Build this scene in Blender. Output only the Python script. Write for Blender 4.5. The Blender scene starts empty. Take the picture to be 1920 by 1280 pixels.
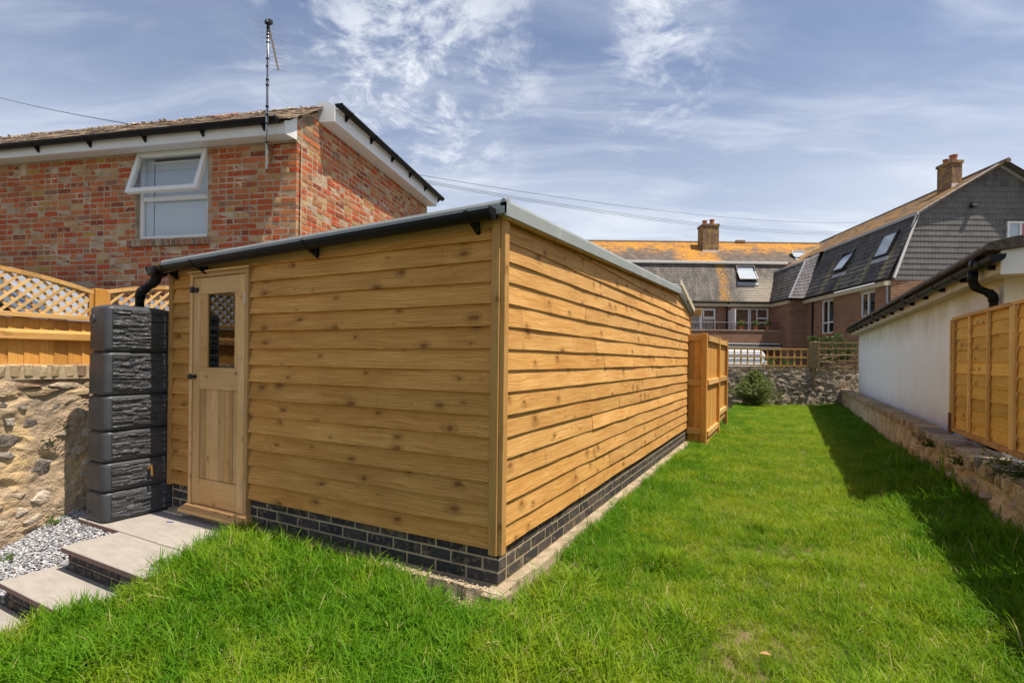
import bpy, bmesh, math, random
from mathutils import Vector, Matrix, noise
R = math.radians
sc = bpy.context.scene
COL = sc.collection
rnd = random.Random(7)

# ------------------------------------------------------------------ camera
YAW, ROLL, EYE = R(27.87), R(0.7), 1.31
cam_d = bpy.data.cameras.new('camera'); cam = bpy.data.objects.new('camera', cam_d); COL.objects.link(cam)
fw = Vector((-math.sin(YAW), math.cos(YAW), 0)); rt0 = Vector((math.cos(YAW), math.sin(YAW), 0)); up0 = Vector((0, 0, 1))
rt = rt0 * math.cos(ROLL) + up0 * math.sin(ROLL); up = up0 * math.cos(ROLL) - rt0 * math.sin(ROLL)
m = Matrix((rt, up, -fw)).transposed().to_4x4(); m.translation = (0, 0, EYE)
cam.matrix_world = m
cam_d.sensor_width = 36; cam_d.lens = 36 * 974 / 1920; cam_d.shift_y = 33.7 / 1920
cam_d.clip_start = 0.05; cam_d.clip_end = 3000
sc.camera = cam

# ------------------------------------------------------------------ light
SUN_EL, SUN_AZ = 67.0, -0.6           # azimuth counted from +X towards +Y
sd = Vector((math.cos(R(SUN_EL)) * math.cos(R(SUN_AZ)), math.cos(R(SUN_EL)) * math.sin(R(SUN_AZ)), math.sin(R(SUN_EL))))
sun_d = bpy.data.lights.new('sun', 'SUN'); sun_d.energy = 4.9; sun_d.angle = R(0.53); sun_d.color = (1.0, 0.91, 0.77)
sun = bpy.data.objects.new('sun', sun_d); COL.objects.link(sun)
sun.rotation_euler = sd.to_track_quat('Z', 'Y').to_euler(); sun.location = (5, 0, 12)

sc.view_settings.view_transform = 'Standard'; sc.view_settings.look = 'None'
sc.view_settings.exposure = 0.62; sc.view_settings.gamma = 1.0; sc.view_settings.use_curve_mapping = False
sc.cycles.max_bounces = 8; sc.cycles.transparent_max_bounces = 12


class NT:
    """tiny node-tree writer"""
    def __init__(s, tree): s.t = tree; s.n = tree.nodes; s.l = tree.links
    def put(s, sock, v):
        if v is None: return
        if isinstance(v, bpy.types.NodeSocket): s.l.new(v, sock)
        elif isinstance(v, (tuple, list)) and sock.type == 'RGBA' and len(v) == 3: sock.default_value = (*v, 1)
        else: sock.default_value = v
    def node(s, typ, ins=None, **props):
        n = s.n.new(typ)
        for k, v in props.items(): setattr(n, k, v)
        for k, v in (ins or {}).items(): s.put(n.inputs[k], v)
        return n
    def coord(s, which='Object'): return s.node('ShaderNodeTexCoord').outputs[which]
    def pos(s): return s.node('ShaderNodeNewGeometry').outputs['Position']
    def math(s, op, a, b=None, c=None, clamp=False):
        n = s.node('ShaderNodeMath', operation=op, use_clamp=clamp)
        for i, v in enumerate((a, b, c)): s.put(n.inputs[i], v)
        return n.outputs[0]
    def vmath(s, op, a, b=None, scale=None):
        n = s.node('ShaderNodeVectorMath', operation=op)
        s.put(n.inputs[0], a); s.put(n.inputs[1], b)
        if scale is not None: s.put(n.inputs['Scale'], scale)
        return n.outputs[0]
    def mapping(s, v, scale=(1, 1, 1), rot=(0, 0, 0), loc=(0, 0, 0)):
        return s.node('ShaderNodeMapping', {'Vector': v, 'Scale': scale, 'Rotation': rot, 'Location': loc}).outputs[0]
    def noise(s, v, scale=5, detail=4, rough=0.55, dist=0.0, out='Fac'):
        return s.node('ShaderNodeTexNoise', {'Vector': v, 'Scale': scale, 'Detail': detail, 'Roughness': rough, 'Distortion': dist}).outputs[out]
    def voro(s, v, scale=5, feature='F1', rand=1.0, out='Distance', dim='3D'):
        return s.node('ShaderNodeTexVoronoi', {'Vector': v, 'Scale': scale, 'Randomness': rand}, feature=feature, voronoi_dimensions=dim).outputs[out]
    def ramp(s, f, stops, interp='LINEAR'):
        n = s.node('ShaderNodeValToRGB', {'Fac': f}); cr = n.color_ramp; cr.interpolation = interp
        while len(cr.elements) < len(stops): cr.elements.new(0.5)
        for e, (p, c) in zip(cr.elements, stops):
            e.position = p; e.color = (*c, 1) if isinstance(c, (tuple, list)) else (c, c, c, 1)
        return n.outputs['Color']
    def mr(s, v, a, b, c=0.0, d=1.0, smooth=True):
        return s.node('ShaderNodeMapRange', {'Value': v, 'From Min': a, 'From Max': b, 'To Min': c, 'To Max': d},
                      interpolation_type='SMOOTHSTEP' if smooth else 'LINEAR').outputs[0]
    def mix(s, f, a, b, blend='MIX'):
        n = s.node('ShaderNodeMix', data_type='RGBA', blend_type=blend)
        s.put(n.inputs[0], f); s.put(n.inputs[6], a); s.put(n.inputs[7], b)
        return n.outputs[2]
    def rand(s):
        a = s.node('ShaderNodeObjectInfo').outputs['Random']; b = s.node('ShaderNodeNewGeometry').outputs['Random Per Island']
        return s.math('FRACT', s.math('ADD', s.math('MULTIPLY', a, 7.31), b))
    def sep(s, v): return s.node('ShaderNodeSeparateXYZ', {'Vector': v}).outputs
    def comb(s, x, y, z): return s.node('ShaderNodeCombineXYZ', {'X': x, 'Y': y, 'Z': z}).outputs[0]
    def bump(s, h, strength=0.3, dist=0.01, normal=None):
        return s.node('ShaderNodeBump', {'Height': h, 'Strength': strength, 'Distance': dist, 'Normal': normal}).outputs[0]


def mat(name, build):
    m = bpy.data.materials.new(name); m.use_nodes = True
    t = m.node_tree; t.nodes.clear(); n = NT(t)
    out = t.nodes.new('ShaderNodeOutputMaterial')
    r = build(n)
    if isinstance(r, dict):
        p = n.node('ShaderNodeBsdfPrincipled')
        for k, v in r.items(): n.put(p.inputs[k], v)
        r = p.outputs[0]
    t.links.new(r, out.inputs['Surface'])
    return m


# ------------------------------------------------------------------ world: sky with thin cloud
world = bpy.data.worlds.new('World'); sc.world = world; world.use_nodes = True
wt = world.node_tree; wt.nodes.clear(); W = NT(wt)
sky = W.node('ShaderNodeTexSky', sky_type='NISHITA')
sky.sun_disc = False; sky.sun_elevation = R(SUN_EL); sky.sun_rotation = R(90 - SUN_AZ)
sky.altitude = 10; sky.air_density = 1.0; sky.dust_density = 1.6; sky.ozone_density = 1.6
dv = W.coord('Generated'); dx, dy, dz = W.sep(dv)
dzc = W.math('MAXIMUM', dz, 0.0)
inv = W.math('DIVIDE', 1.0, W.math('ADD', dzc, 0.16))
pl = W.comb(W.math('MULTIPLY', dx, inv), W.math('MULTIPLY', dy, inv), 0.0)
plr = W.mapping(pl, rot=(0, 0, R(-28)))
warp = W.vmath('ADD', plr, W.vmath('SCALE', W.noise(plr, 1.3, 3, 0.5, out='Color'), scale=0.35))
cirrus = W.noise(W.mapping(warp, scale=(0.7, 2.6, 1), rot=(0, 0, R(12))), 1.5, 9, 0.62, 0.5)
veil = W.noise(W.mapping(warp, scale=(0.8, 1.3, 1)), 0.9, 5, 0.55)
puff = W.noise(warp, 6.5, 10, 0.66, 0.25)
area = W.noise(W.mapping(plr, loc=(3.1, 1.7, 0)), 0.9, 2, 0.5)
# denser broken patch high to the left of centre, as in the photograph
def blob(cx_, cy_, cz_, tight):
    d = W.node('ShaderNodeVectorMath', {0: dv, 1: (cx_, cy_, cz_)}, operation='DISTANCE').outputs['Value']
    return W.mr(d, tight, 0.03, 0.0, 1.0)
def pdir(u, v):
    a, b = (u - 960) / 974, -(v - 673.7) / 974
    w = (fw + rt0 * a + up0 * b).normalized(); return tuple(w)
b1 = blob(*pdir(770, 100), 0.33); b2 = blob(*pdir(1235, 5), 0.13); b3 = blob(*pdir(1215, 150), 0.15)
bb = W.math('MAXIMUM', b1, W.math('MAXIMUM', b2, W.math('MULTIPLY', b3, 0.75)))
c1 = W.mr(cirrus, 0.43, 0.78)
c2 = W.mr(veil, 0.30, 0.75)
c3 = W.math('MULTIPLY', W.mr(W.math('ADD', puff, W.math('MULTIPLY', bb, 0.10)), 0.50, 0.74), W.math('MAXIMUM', bb, W.math('MULTIPLY', W.mr(area, 0.6, 0.8), 0.25)))
haz = W.mr(dz, 0.0, 0.60, 0.66, 0.0)
cl = W.math('ADD', W.math('ADD', W.math('MULTIPLY', c1, 0.33), W.math('MULTIPLY', c2, 0.22)), W.math('MULTIPLY', c3, 0.72))
cl = W.math('MINIMUM', W.math('ADD', cl, haz), 0.96)
skyc = W.mix(1.0, sky.outputs[0], (0.54, 0.585, 0.69), 'MULTIPLY')
col = W.mix(cl, skyc, (5.3, 5.55, 5.9))
bg = W.node('ShaderNodeBackground', {'Color': col, 'Strength': 0.118})
wo = wt.nodes.new('ShaderNodeOutputWorld'); wt.links.new(bg.outputs[0], wo.inputs['Surface'])


# ------------------------------------------------------------------ materials
def wood(name, axis, dark, light, knots=1.0, green=0.0, rough=0.7, saw=0.0, scale=1.0):
    def b(n):
        x, y, z = n.sep(n.coord('Object'))
        a, c, d = {'x': (x, y, z), 'y': (y, x, z), 'z': (z, x, y)}[axis]
        rn = n.rand(); off = n.math('MULTIPLY', rn, 37.0)
        al = n.math('ADD', a, off)
        v = n.comb(al, n.math('ADD', c, off), d)
        wv = n.noise(n.mapping(v, scale=(1.3 * scale, 5, 5)), 1.6, 3, 0.5)
        acr = n.math('ADD', n.math('ADD', d, n.math('MULTIPLY', c, 0.6)), n.math('MULTIPLY', wv, 0.085))
        gr = n.noise(n.comb(n.math('MULTIPLY', al, 0.7), n.math('MULTIPLY', acr, 40.0), 0.0), 3.0, 5, 0.6)
        fine = n.noise(n.comb(n.math('MULTIPLY', al, 6.0), n.math('MULTIPLY', acr, 160.0), 0.0), 2.0, 3, 0.6)
        kv = n.comb(n.math('ADD', n.math('MULTIPLY', al, 5.4 * scale), n.math('MULTIPLY', n.noise(v, 22, 3), 0.30)),
                    n.math('ADD', n.math('MULTIPLY', n.math('ADD', d, c), 8.5), off), 0.0)
        kd = n.voro(kv, 1.0, dim='2D'); kc = n.sep(n.voro(kv, 1.0, dim='2D', out='Color'))[0]
        kr = n.math('MULTIPLY', n.mr(kc, 0.70, 1.0, 0.0, 0.17, False), knots)
        kin = n.math('SUBTRACT', 1.0, n.mr(n.math('SUBTRACT', n.math('ADD', kd, n.math('MULTIPLY', n.math('SUBTRACT', n.noise(v, 60, 3), 0.5), 0.12)), kr), -0.05, 0.04))
        khalo = n.math('SUBTRACT', 1.0, n.mr(n.math('SUBTRACT', kd, n.math('MULTIPLY', kr, 2.4)), -0.16, 0.14))
        khalo = n.math('MULTIPLY', khalo, n.math('GREATER_THAN', kr, 0.012))
        kin = n.math('MULTIPLY', kin, n.math('GREATER_THAN', kr, 0.02))
        big = n.noise(n.mapping(v, scale=(1.2, 3, 3)), 1.5, 4, 0.6)
        base = n.mix(n.mr(gr, 0.34, 0.70), light, dark)
        base = n.mix(n.mr(big, 0.35, 0.75, 0.0, 0.55), base, tuple(q * w for q, w in zip(dark, (0.92, 0.84, 0.72))))
        base = n.mix(n.math('MULTIPLY', n.mr(fine, 0.5, 0.8), 0.22), base, tuple(q * 0.45 for q in dark))
        base = n.mix(n.math('MULTIPLY', khalo, 0.45), base, tuple(q * 0.62 for q in dark))
        base = n.mix(n.math('MULTIPLY', kin, 0.60), base, (dark[0] * 0.26, dark[1] * 0.19, dark[2] * 0.16))
        stn = n.math('MULTIPLY', n.mr(n.noise(n.comb(n.math('MULTIPLY', al, 9.0), n.math('MULTIPLY', d, 3.5), 1.7), 1.0, 4, 0.65, 0.6), 0.60, 0.74), 0.42)
        base = n.mix(stn, base, tuple(q * 0.60 for q in dark))
        hv = n.ramp(rn, [(0, (0.70, 0.66, 0.62)), (0.3, (1.0, 0.97, 0.93)), (0.5, (0.86, 0.85, 0.86)), (0.72, (1.14, 1.12, 1.12)), (1, (0.88, 0.80, 0.66))])
        base = n.mix(1.0, base, hv, 'MULTIPLY')
        if green: base = n.mix(n.math('MULTIPLY', n.mr(n.noise(v, 2.2, 4), 0.45, 0.7), green), base, (0.20, 0.17, 0.06))
        h = n.math('ADD', n.math('MULTIPLY', gr, 0.6), n.math('MULTIPLY', fine, 0.35))
        if saw:
            sw = n.node('ShaderNodeTexWave', {'Vector': n.comb(al, n.math('MULTIPLY', d, 0.15), 0.0), 'Scale': 30.0, 'Distortion': 3.0, 'Detail': 2.0}).outputs['Fac']
            h = n.math('ADD', h, n.math('MULTIPLY', sw, saw))
        h = n.math('ADD', h, n.math('MULTIPLY', khalo, 0.9))
        return {'Base Color': base, 'Roughness': rough, 'Normal': n.bump(h, 0.8, 0.004), 'Specular IOR Level': 0.16}
    return mat(name, b)

LT, DK = (0.72, 0.435, 0.160), (0.48, 0.240, 0.066)
M_boardx = wood('weatherboard_front', 'x', (0.42, 0.198, 0.050), (0.67, 0.370, 0.112), 1.0, 0.0)
M_boardy = wood('weatherboard_side', 'y', DK, LT, 0.9, 0.0, saw=0.25)
M_trimz = wood('timber_trim', 'z', (0.40, 0.215, 0.070), (0.54, 0.32, 0.115), 0.7)
M_trimx = wood('timber_trim_x', 'x', (0.40, 0.24, 0.09), (0.52, 0.34, 0.15), 0.5)
M_trimy = wood('timber_trim_y', 'y', (0.36, 0.21, 0.08), (0.46, 0.29, 0.12), 0.5)
M_doorz = wood('door_timber', 'z', (0.56, 0.345, 0.155), (0.69, 0.455, 0.225), 0.5)
M_doorx = wood('door_timber_rail', 'x', (0.56, 0.345, 0.155), (0.69, 0.455, 0.225), 0.5)
M_fencez = wood('fence_timber', 'z', (0.50, 0.24, 0.055), (0.64, 0.36, 0.10), 0.5)
M_fencey = wood('fence_timber_rail', 'y', (0.52, 0.30, 0.10), (0.66, 0.42, 0.17), 0.8)
M_fencex = wood('fence_timber_rail_x', 'x', (0.52, 0.28, 0.08), (0.62, 0.38, 0.13), 0.6)
M_lath = wood('trellis_lath', 'x', (0.60, 0.37, 0.14), (0.70, 0.48, 0.22), 0.3)
M_slaty = wood('panel_slat', 'y', (0.68, 0.37, 0.06), (0.86, 0.55, 0.13), 1.2)
M_batten = wood('panel_batten', 'z', (0.74, 0.43, 0.13), (0.86, 0.57, 0.22), 0.5)
M_oldwood = wood('old_timber', 'z', (0.24, 0.16, 0.075), (0.34, 0.25, 0.14), 0.5, 0.3)
M_oldwoodx = wood('old_trellis_timber', 'x', (0.48, 0.27, 0.07), (0.60, 0.36, 0.11), 0.3, 0.1)


def bricks(name, stops, soot=0.35, bump=0.5, speck=(0.55, 0.45, 0.33), speck_amt=0.35):
    def b(n):
        rn = n.rand(); v = n.vmath('ADD', n.coord('Object'), n.comb(n.math('MULTIPLY', rn, 31.0), n.math('MULTIPLY', rn, 17.0), 0.0))
        base = n.ramp(rn, stops, 'CONSTANT')
        n1 = n.noise(v, 26, 5, 0.7); n2 = n.noise(v, 9, 3, 0.5); n3 = n.noise(v, 120, 2, 0.6)
        base = n.mix(n.mr(n2, 0.35, 0.7, 0.0, 0.5), base, n.mix(1.0, base, (0.62, 0.5, 0.45), 'MULTIPLY'))
        base = n.mix(n.math('MULTIPLY', n.mr(n.math('ADD', n1, n.math('MULTIPLY', n.math('SUBTRACT', n2, 0.5), 0.5)), 0.52, 0.64), speck_amt), base, speck)
        base = n.mix(n.math('MULTIPLY', n.mr(n.noise(v, 15, 4, 0.7), 0.56, 0.72), soot), base, (0.09, 0.06, 0.045))
        h = n.math('ADD', n1, n.math('MULTIPLY', n3, 0.5))
        return {'Base Color': base, 'Roughness': 0.9, 'Normal': n.bump(h, bump, 0.006), 'Specular IOR Level': 0.15}
    return mat(name, b)

M_oldbrick = bricks('old_brick', [(0, (0.40, 0.074, 0.027)), (0.15, (0.34, 0.098, 0.042)), (0.29, (0.45, 0.150, 0.058)), (0.43, (0.42, 0.096, 0.033)),
                                 (0.55, (0.40, 0.225, 0.105)), (0.62, (0.47, 0.140, 0.048)), (0.73, (0.35, 0.145, 0.064)), (0.81, (0.22, 0.055, 0.030)), (0.87, (0.44, 0.29, 0.15)), (0.93, (0.25, 0.13, 0.08)), (0.975, (0.38, 0.23, 0.05))],
                    0.6, 0.9, (0.45, 0.29, 0.165), 0.45)
M_blue = bricks('engineering_brick', [(0, (0.050, 0.048, 0.050)), (0.35, (0.068, 0.062, 0.060)), (0.6, (0.042, 0.041, 0.044)), (0.85, (0.085, 0.074, 0.068))], 0.2, 0.5, (0.24, 0.19, 0.13), 0.5)
M_cope = bricks('weathered_brick', [(0, (0.34, 0.245, 0.145)), (0.3, (0.42, 0.32, 0.19)), (0.6, (0.27, 0.18, 0.11)), (0.8, (0.47, 0.37, 0.23))], 0.5, 0.9, (0.44, 0.38, 0.28), 0.5)
M_redchim = bricks('chimney_brick', [(0, (0.20, 0.08, 0.045)), (0.4, (0.25, 0.11, 0.06)), (0.7, (0.16, 0.07, 0.045))], 0.4, 0.6, (0.42, 0.25, 0.05), 0.6)


def rough_mat(name, c1_, c2_, c3_=None, s=6.0, bump=0.6, dist=0.01, rough=0.92, fine=60.0, varied=True):
    def b(n):
        p = n.coord('Object')
        if varied:
            rn = n.rand(); p = n.vmath('ADD', p, n.comb(n.math('MULTIPLY', rn, 23.0), n.math('MULTIPLY', rn, 11.0), 0.0))
        a = n.noise(p, s, 6, 0.65); f = n.noise(p, fine, 4, 0.7)
        base = n.mix(n.mr(a, 0.35, 0.68), c1_, c2_)
        if c3_: base = n.mix(n.mr(n.noise(p, s * 0.55, 5, 0.7), 0.5, 0.66), base, c3_)
        base = n.mix(n.math('MULTIPLY', n.mr(f, 0.52, 0.75), 0.45), base, tuple(q * 0.45 for q in c1_))
        if varied:
            base = n.mix(1.0, base, n.ramp(rn, [(0, 0.72), (0.5, 1.0), (1.0, 1.18)]), 'MULTIPLY')
        h = n.math('ADD', a, n.math('MULTIPLY', f, 0.6))
        return {'Base Color': base, 'Roughness': rough, 'Normal': n.bump(h, bump, dist), 'Specular IOR Level': 0.2}
    return mat(name, b)

M_mortar = rough_mat('lime_mortar', (0.42, 0.315, 0.215), (0.28, 0.20, 0.135), (0.50, 0.39, 0.28), 5, 0.8, 0.01, varied=False)
M_mortar2 = rough_mat('plinth_mortar', (0.46, 0.365, 0.24), (0.33, 0.25, 0.16), None, 9, 0.6, 0.006, varied=False)
M_conc = rough_mat('concrete', (0.42, 0.335, 0.235), (0.25, 0.19, 0.13), (0.50, 0.41, 0.29), 7, 1.0, 0.02, varied=False)
M_stone = rough_mat('wall_stone', (0.42, 0.34, 0.25), (0.31, 0.25, 0.19), (0.54, 0.44, 0.30), 9, 1.0, 0.02)
M_flint = rough_mat('dark_stone', (0.21, 0.18, 0.155), (0.31, 0.27, 0.22), (0.11, 0.095, 0.085), 14, 0.8, 0.015)
M_palest = rough_mat('pale_wall_stone', (0.50, 0.42, 0.33), (0.40, 0.34, 0.27), (0.58, 0.48, 0.34), 9, 1.0, 0.02)
M_crumb = rough_mat('crumbling_mortar', (0.46, 0.34, 0.22), (0.34, 0.26, 0.185), (0.62, 0.44, 0.22), 3.2, 1.0, 0.035, fine=34, varied=False)
M_wallR = rough_mat('rough_wall_render', (0.60, 0.45, 0.27), (0.40, 0.29, 0.17), (0.70, 0.56, 0.36), 4.0, 1.0, 0.04, fine=26, varied=False)
M_wallB = rough_mat('far_wall_render', (0.38, 0.31, 0.23), (0.28, 0.22, 0.16), (0.44, 0.37, 0.28), 3.0, 1.0, 0.04, fine=18, varied=False)
M_soil = rough_mat('soil', (0.16, 0.12, 0.06), (0.08, 0.10, 0.03), (0.22, 0.17, 0.09), 4, 0.8, 0.02, varied=False)
M_ground = rough_mat('rough_ground', (0.16, 0.14, 0.10), (0.10, 0.11, 0.06), None, 1.0, 0.5, 0.02, varied=False)
M_debris = rough_mat('debris', (0.50, 0.40, 0.26), (0.36, 0.28, 0.19), None, 12, 0.5, 0.005)


def plain(name, c, rough=0.5, spec=0.5, metal=0.0, s=12.0, amt=0.25, bump=0.1, dirt=None, bd=0.004):
    def b(n):
        p = n.coord('Object'); a = n.noise(p, s, 5, 0.6)
        base = n.mix(n.mr(a, 0.35, 0.75, 0.0, amt), c, tuple(q * 0.6 for q in c))
        if dirt: base = n.mix(n.math('MULTIPLY', n.mr(n.noise(p, s * 0.35, 5, 0.7), 0.5, 0.72), dirt[1]), base, dirt[0])
        r = n.math('ADD', n.math('MULTIPLY', a, 0.2), rough - 0.1)
        return {'Base Color': base, 'Roughness': r, 'Metallic': metal, 'Specular IOR Level': spec, 'Normal': n.bump(n.noise(p, s * 5, 3), bump, bd)}
    return mat(name, b)

M_black = plain('black_gutter_plastic', (0.008, 0.008, 0.009), 0.38, 0.14, dirt=((0.05, 0.045, 0.04), 0.2))
M_iron = plain('black_iron', (0.012, 0.012, 0.013), 0.45)
M_anth = plain('anthracite_plastic', (0.047, 0.050, 0.057), 0.46, 0.4, s=20, amt=0.2, dirt=((0.12, 0.12, 0.12), 0.22))
M_relief = plain('anthracite_relief', (0.046, 0.049, 0.056), 0.40, 0.5, s=30, amt=0.3, bump=0.4, dirt=((0.10, 0.10, 0.10), 0.3), bd=0.006)
M_upvc = plain('white_upvc', (0.72, 0.71, 0.69), 0.35, 0.5, s=3, amt=0.12, dirt=((0.40, 0.38, 0.33), 0.3))
M_fascia = plain('white_fascia', (0.66, 0.65, 0.64), 0.4, 0.5, s=3, amt=0.15, dirt=((0.38, 0.36, 0.32), 0.35))
M_cream = plain('cream_fascia', (0.52, 0.45, 0.32), 0.6, 0.3, s=3, amt=0.2, dirt=((0.20, 0.17, 0.10), 0.6))
M_grp = plain('grey_roof_membrane', (0.27, 0.29, 0.28), 0.5, 0.4, s=6, amt=0.25, dirt=((0.40, 0.42, 0.38), 0.5), bump=0.3)
M_steel = plain('galvanised_steel', (0.45, 0.46, 0.48), 0.35, 0.5, metal=0.8, s=20)
M_brass = plain('brass', (0.55, 0.34, 0.10), 0.35, 0.5, metal=0.9, s=30)
M_lead = plain('lead_flashing', (0.36, 0.37, 0.39), 0.5, 0.4, s=4, dirt=((0.5, 0.5, 0.5), 0.6))
M_whitelead = plain('pale_flashing', (0.62, 0.60, 0.57), 0.6, 0.3, s=4, dirt=((0.3, 0.28, 0.25), 0.4))
M_clay = plain('terracotta', (0.38, 0.13, 0.06), 0.7, 0.3, s=20)
M_rust = plain('rusty_plate', (0.25, 0.13, 0.06), 0.7, 0.3, s=60, amt=0.5, dirt=((0.36, 0.34, 0.30), 0.6))
M_teal = plain('teal_plastic', (0.03, 0.22, 0.20), 0.5)
M_brownp = plain('brown_paint', (0.16, 0.055, 0.035), 0.5)
M_van = plain('white_vehicle_paint', (0.78, 0.78, 0.78), 0.2, 0.6, s=1, amt=0.05)
M_rubber = plain('rubber', (0.02, 0.02, 0.02), 0.7)
M_blind = plain('window_blind', (0.50, 0.53, 0.57), 0.8, 0.1, s=2, amt=0.08)
M_curtain = plain('red_curtain', (0.45, 0.02, 0.04), 0.8, 0.1)
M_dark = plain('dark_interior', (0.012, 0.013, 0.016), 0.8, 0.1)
M_bluebit = plain('blue_plastic_scrap', (0.02, 0.10, 0.42), 0.5)
M_leaf_d = plain('dry_leaf', (0.42, 0.22, 0.10), 0.7)
M_soot = plain('vent_black', (0.02, 0.02, 0.02), 0.5)
M_greyp = plain('grey_panel', (0.30, 0.33, 0.37), 0.3, 0.5, s=1.5, amt=0.3)


def slab_b(n):
    p = n.coord('Object'); rn = n.rand()
    a = n.noise(n.mapping(p, scale=(1, 3.5, 1)), 5, 6, 0.6); f = n.noise(p, 90, 3, 0.6)
    base = n.mix(n.mr(a, 0.3, 0.75), (0.34, 0.31, 0.28), (0.27, 0.245, 0.222))
    base = n.mix(n.math('MULTIPLY', n.mr(n.noise(p, 2.5, 4, 0.6), 0.55, 0.75), 0.35), base, (0.43, 0.385, 0.33))
    base = n.mix(n.math('MULTIPLY', n.mr(n.noise(p, 17, 5, 0.75), 0.60, 0.70), 0.35), base, (0.24, 0.20, 0.165))
    base = n.mix(1.0, base, n.ramp(rn, [(0, 0.9), (1, 1.06)]), 'MULTIPLY')
    return {'Base Color': base, 'Roughness': 0.72, 'Normal': n.bump(n.math('ADD', a, n.math('MULTIPLY', f, 0.3)), 0.35, 0.006), 'Specular IOR Level': 0.3}
M_slab = mat('porcelain_paving', slab_b)
M_slabedge = plain('paving_edge', (0.20, 0.11, 0.09), 0.7)

def gravel_b(n):
    rn = n.rand()
    base = n.ramp(rn, [(0, (0.17, 0.17, 0.19)), (0.25, (0.30, 0.30, 0.32)), (0.5, (0.42, 0.42, 0.43)), (0.72, (0.23, 0.24, 0.26)), (0.9, (0.52, 0.51, 0.50)), (0.96, (0.33, 0.27, 0.20))], 'CONSTANT')
    return {'Base Color': base, 'Roughness': 0.7, 'Normal': n.bump(n.noise(n.coord('Object'), 80, 3), 0.3, 0.003)}
M_gravel = mat('slate_gravel', gravel_b)

def white_b(n):
    p = n.coord('Object'); x, y, z = n.sep(p)
    a = n.noise(n.mapping(p, scale=(3, 3, 0.5)), 3, 6, 0.6)
    base = n.mix(n.mr(a, 0.4, 0.75, 0, 0.30), (0.86, 0.86, 0.86), (0.66, 0.66, 0.67))
    st = n.math('MULTIPLY', n.mr(n.math('ADD', z, n.math('MULTIPLY', n.noise(p, 1.4, 5, 0.6), 0.8)), 1.95, 2.7), 0.75)
    base = n.mix(st, base, (0.40, 0.34, 0.17))
    base = n.mix(n.math('MULTIPLY', n.mr(n.noise(p, 9, 6, 0.8), 0.62, 0.75), 0.3), base, (0.25, 0.23, 0.18))
    base = n.mix(n.math('MULTIPLY', n.mr(n.math('ADD', z, n.math('MULTIPLY', n.noise(p, 2.0, 5, 0.65), 0.6)), 1.25, 0.65), 0.45), base, (0.44, 0.43, 0.38))
    drip = n.math('MULTIPLY', n.mr(n.noise(n.mapping(p, scale=(1, 9, 0.5)), 1.4, 5, 0.65), 0.56, 0.72), n.mr(z, 0.6, 2.2))
    base = n.mix(n.math('MULTIPLY', drip, 0.4), base, (0.38, 0.36, 0.28))
    return {'Base Color': base, 'Roughness': 0.85, 'Normal': n.bump(n.math('ADD', n.noise(p, 45, 5, 0.7), n.math('MULTIPLY', n.noise(p, 4, 4, 0.6), 2.0)), 0.5, 0.008), 'Specular IOR Level': 0.2}
M_white = mat('white_render', white_b)

def mossy_b(n):
    p = n.coord('Object')
    base = n.mix(n.mr(n.noise(p, 22, 6, 0.8), 0.45, 0.62), (0.035, 0.026, 0.020), (0.12, 0.085, 0.04))
    return {'Base Color': base, 'Roughness': 0.95, 'Normal': n.bump(n.noise(p, 30, 6, 0.8), 1.0, 0.03)}
M_mossy = mat('mossy_roof', mossy_b)

def tile_b(n):
    p = n.coord('Object'); rn = n.rand()
    base = n.ramp(rn, [(0, (0.13, 0.085, 0.06)), (0.3, (0.17, 0.11, 0.075)), (0.6, (0.10, 0.07, 0.055)), (0.8, (0.20, 0.14, 0.10))])
    base = n.mix(n.mr(n.noise(n.pos(), 7, 6, 0.75), 0.52, 0.66), base, (0.30, 0.24, 0.11))
    base = n.mix(n.math('MULTIPLY', n.mr(n.noise(n.pos(), 16, 5, 0.8), 0.56, 0.68), 0.7), base, (0.35, 0.33, 0.26))
    return {'Base Color': base, 'Roughness': 0.9, 'Normal': n.bump(n.noise(p, 40, 5), 0.6, 0.01)}
M_tile = mat('old_roof_tile', tile_b)

def slate(name, c0, c1_, lichen=None):
    """lichen: function(n, x, y, z) -> (mask, colour) list, in the building's own metres"""
    def b(n):
        p = n.coord('Object'); x, y, z = n.sep(p); rn = n.rand()
        base = n.mix(rn, c0, c1_)
        base = n.mix(n.mr(n.noise(n.mapping(p, scale=(2, 2, 0.5)), 1.2, 5, 0.6), 0.4, 0.7, 0, 0.6), base, tuple(q * 1.6 for q in c1_))
        if lichen:
            for mk, c in lichen(n, x, y, z, p, rn): base = n.mix(mk, base, c)
        return {'Base Color': base, 'Roughness': 0.78, 'Normal': n.bump(n.noise(p, 9, 5, 0.7), 0.4, 0.02), 'Specular IOR Level': 0.25}
    return mat(name, b)

def band(n, v, lo, hi, soft):
    return n.math('MULTIPLY', n.mr(v, lo - soft, lo + soft), n.math('SUBTRACT', 1.0, n.mr(v, hi - soft, hi + soft)))

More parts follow.
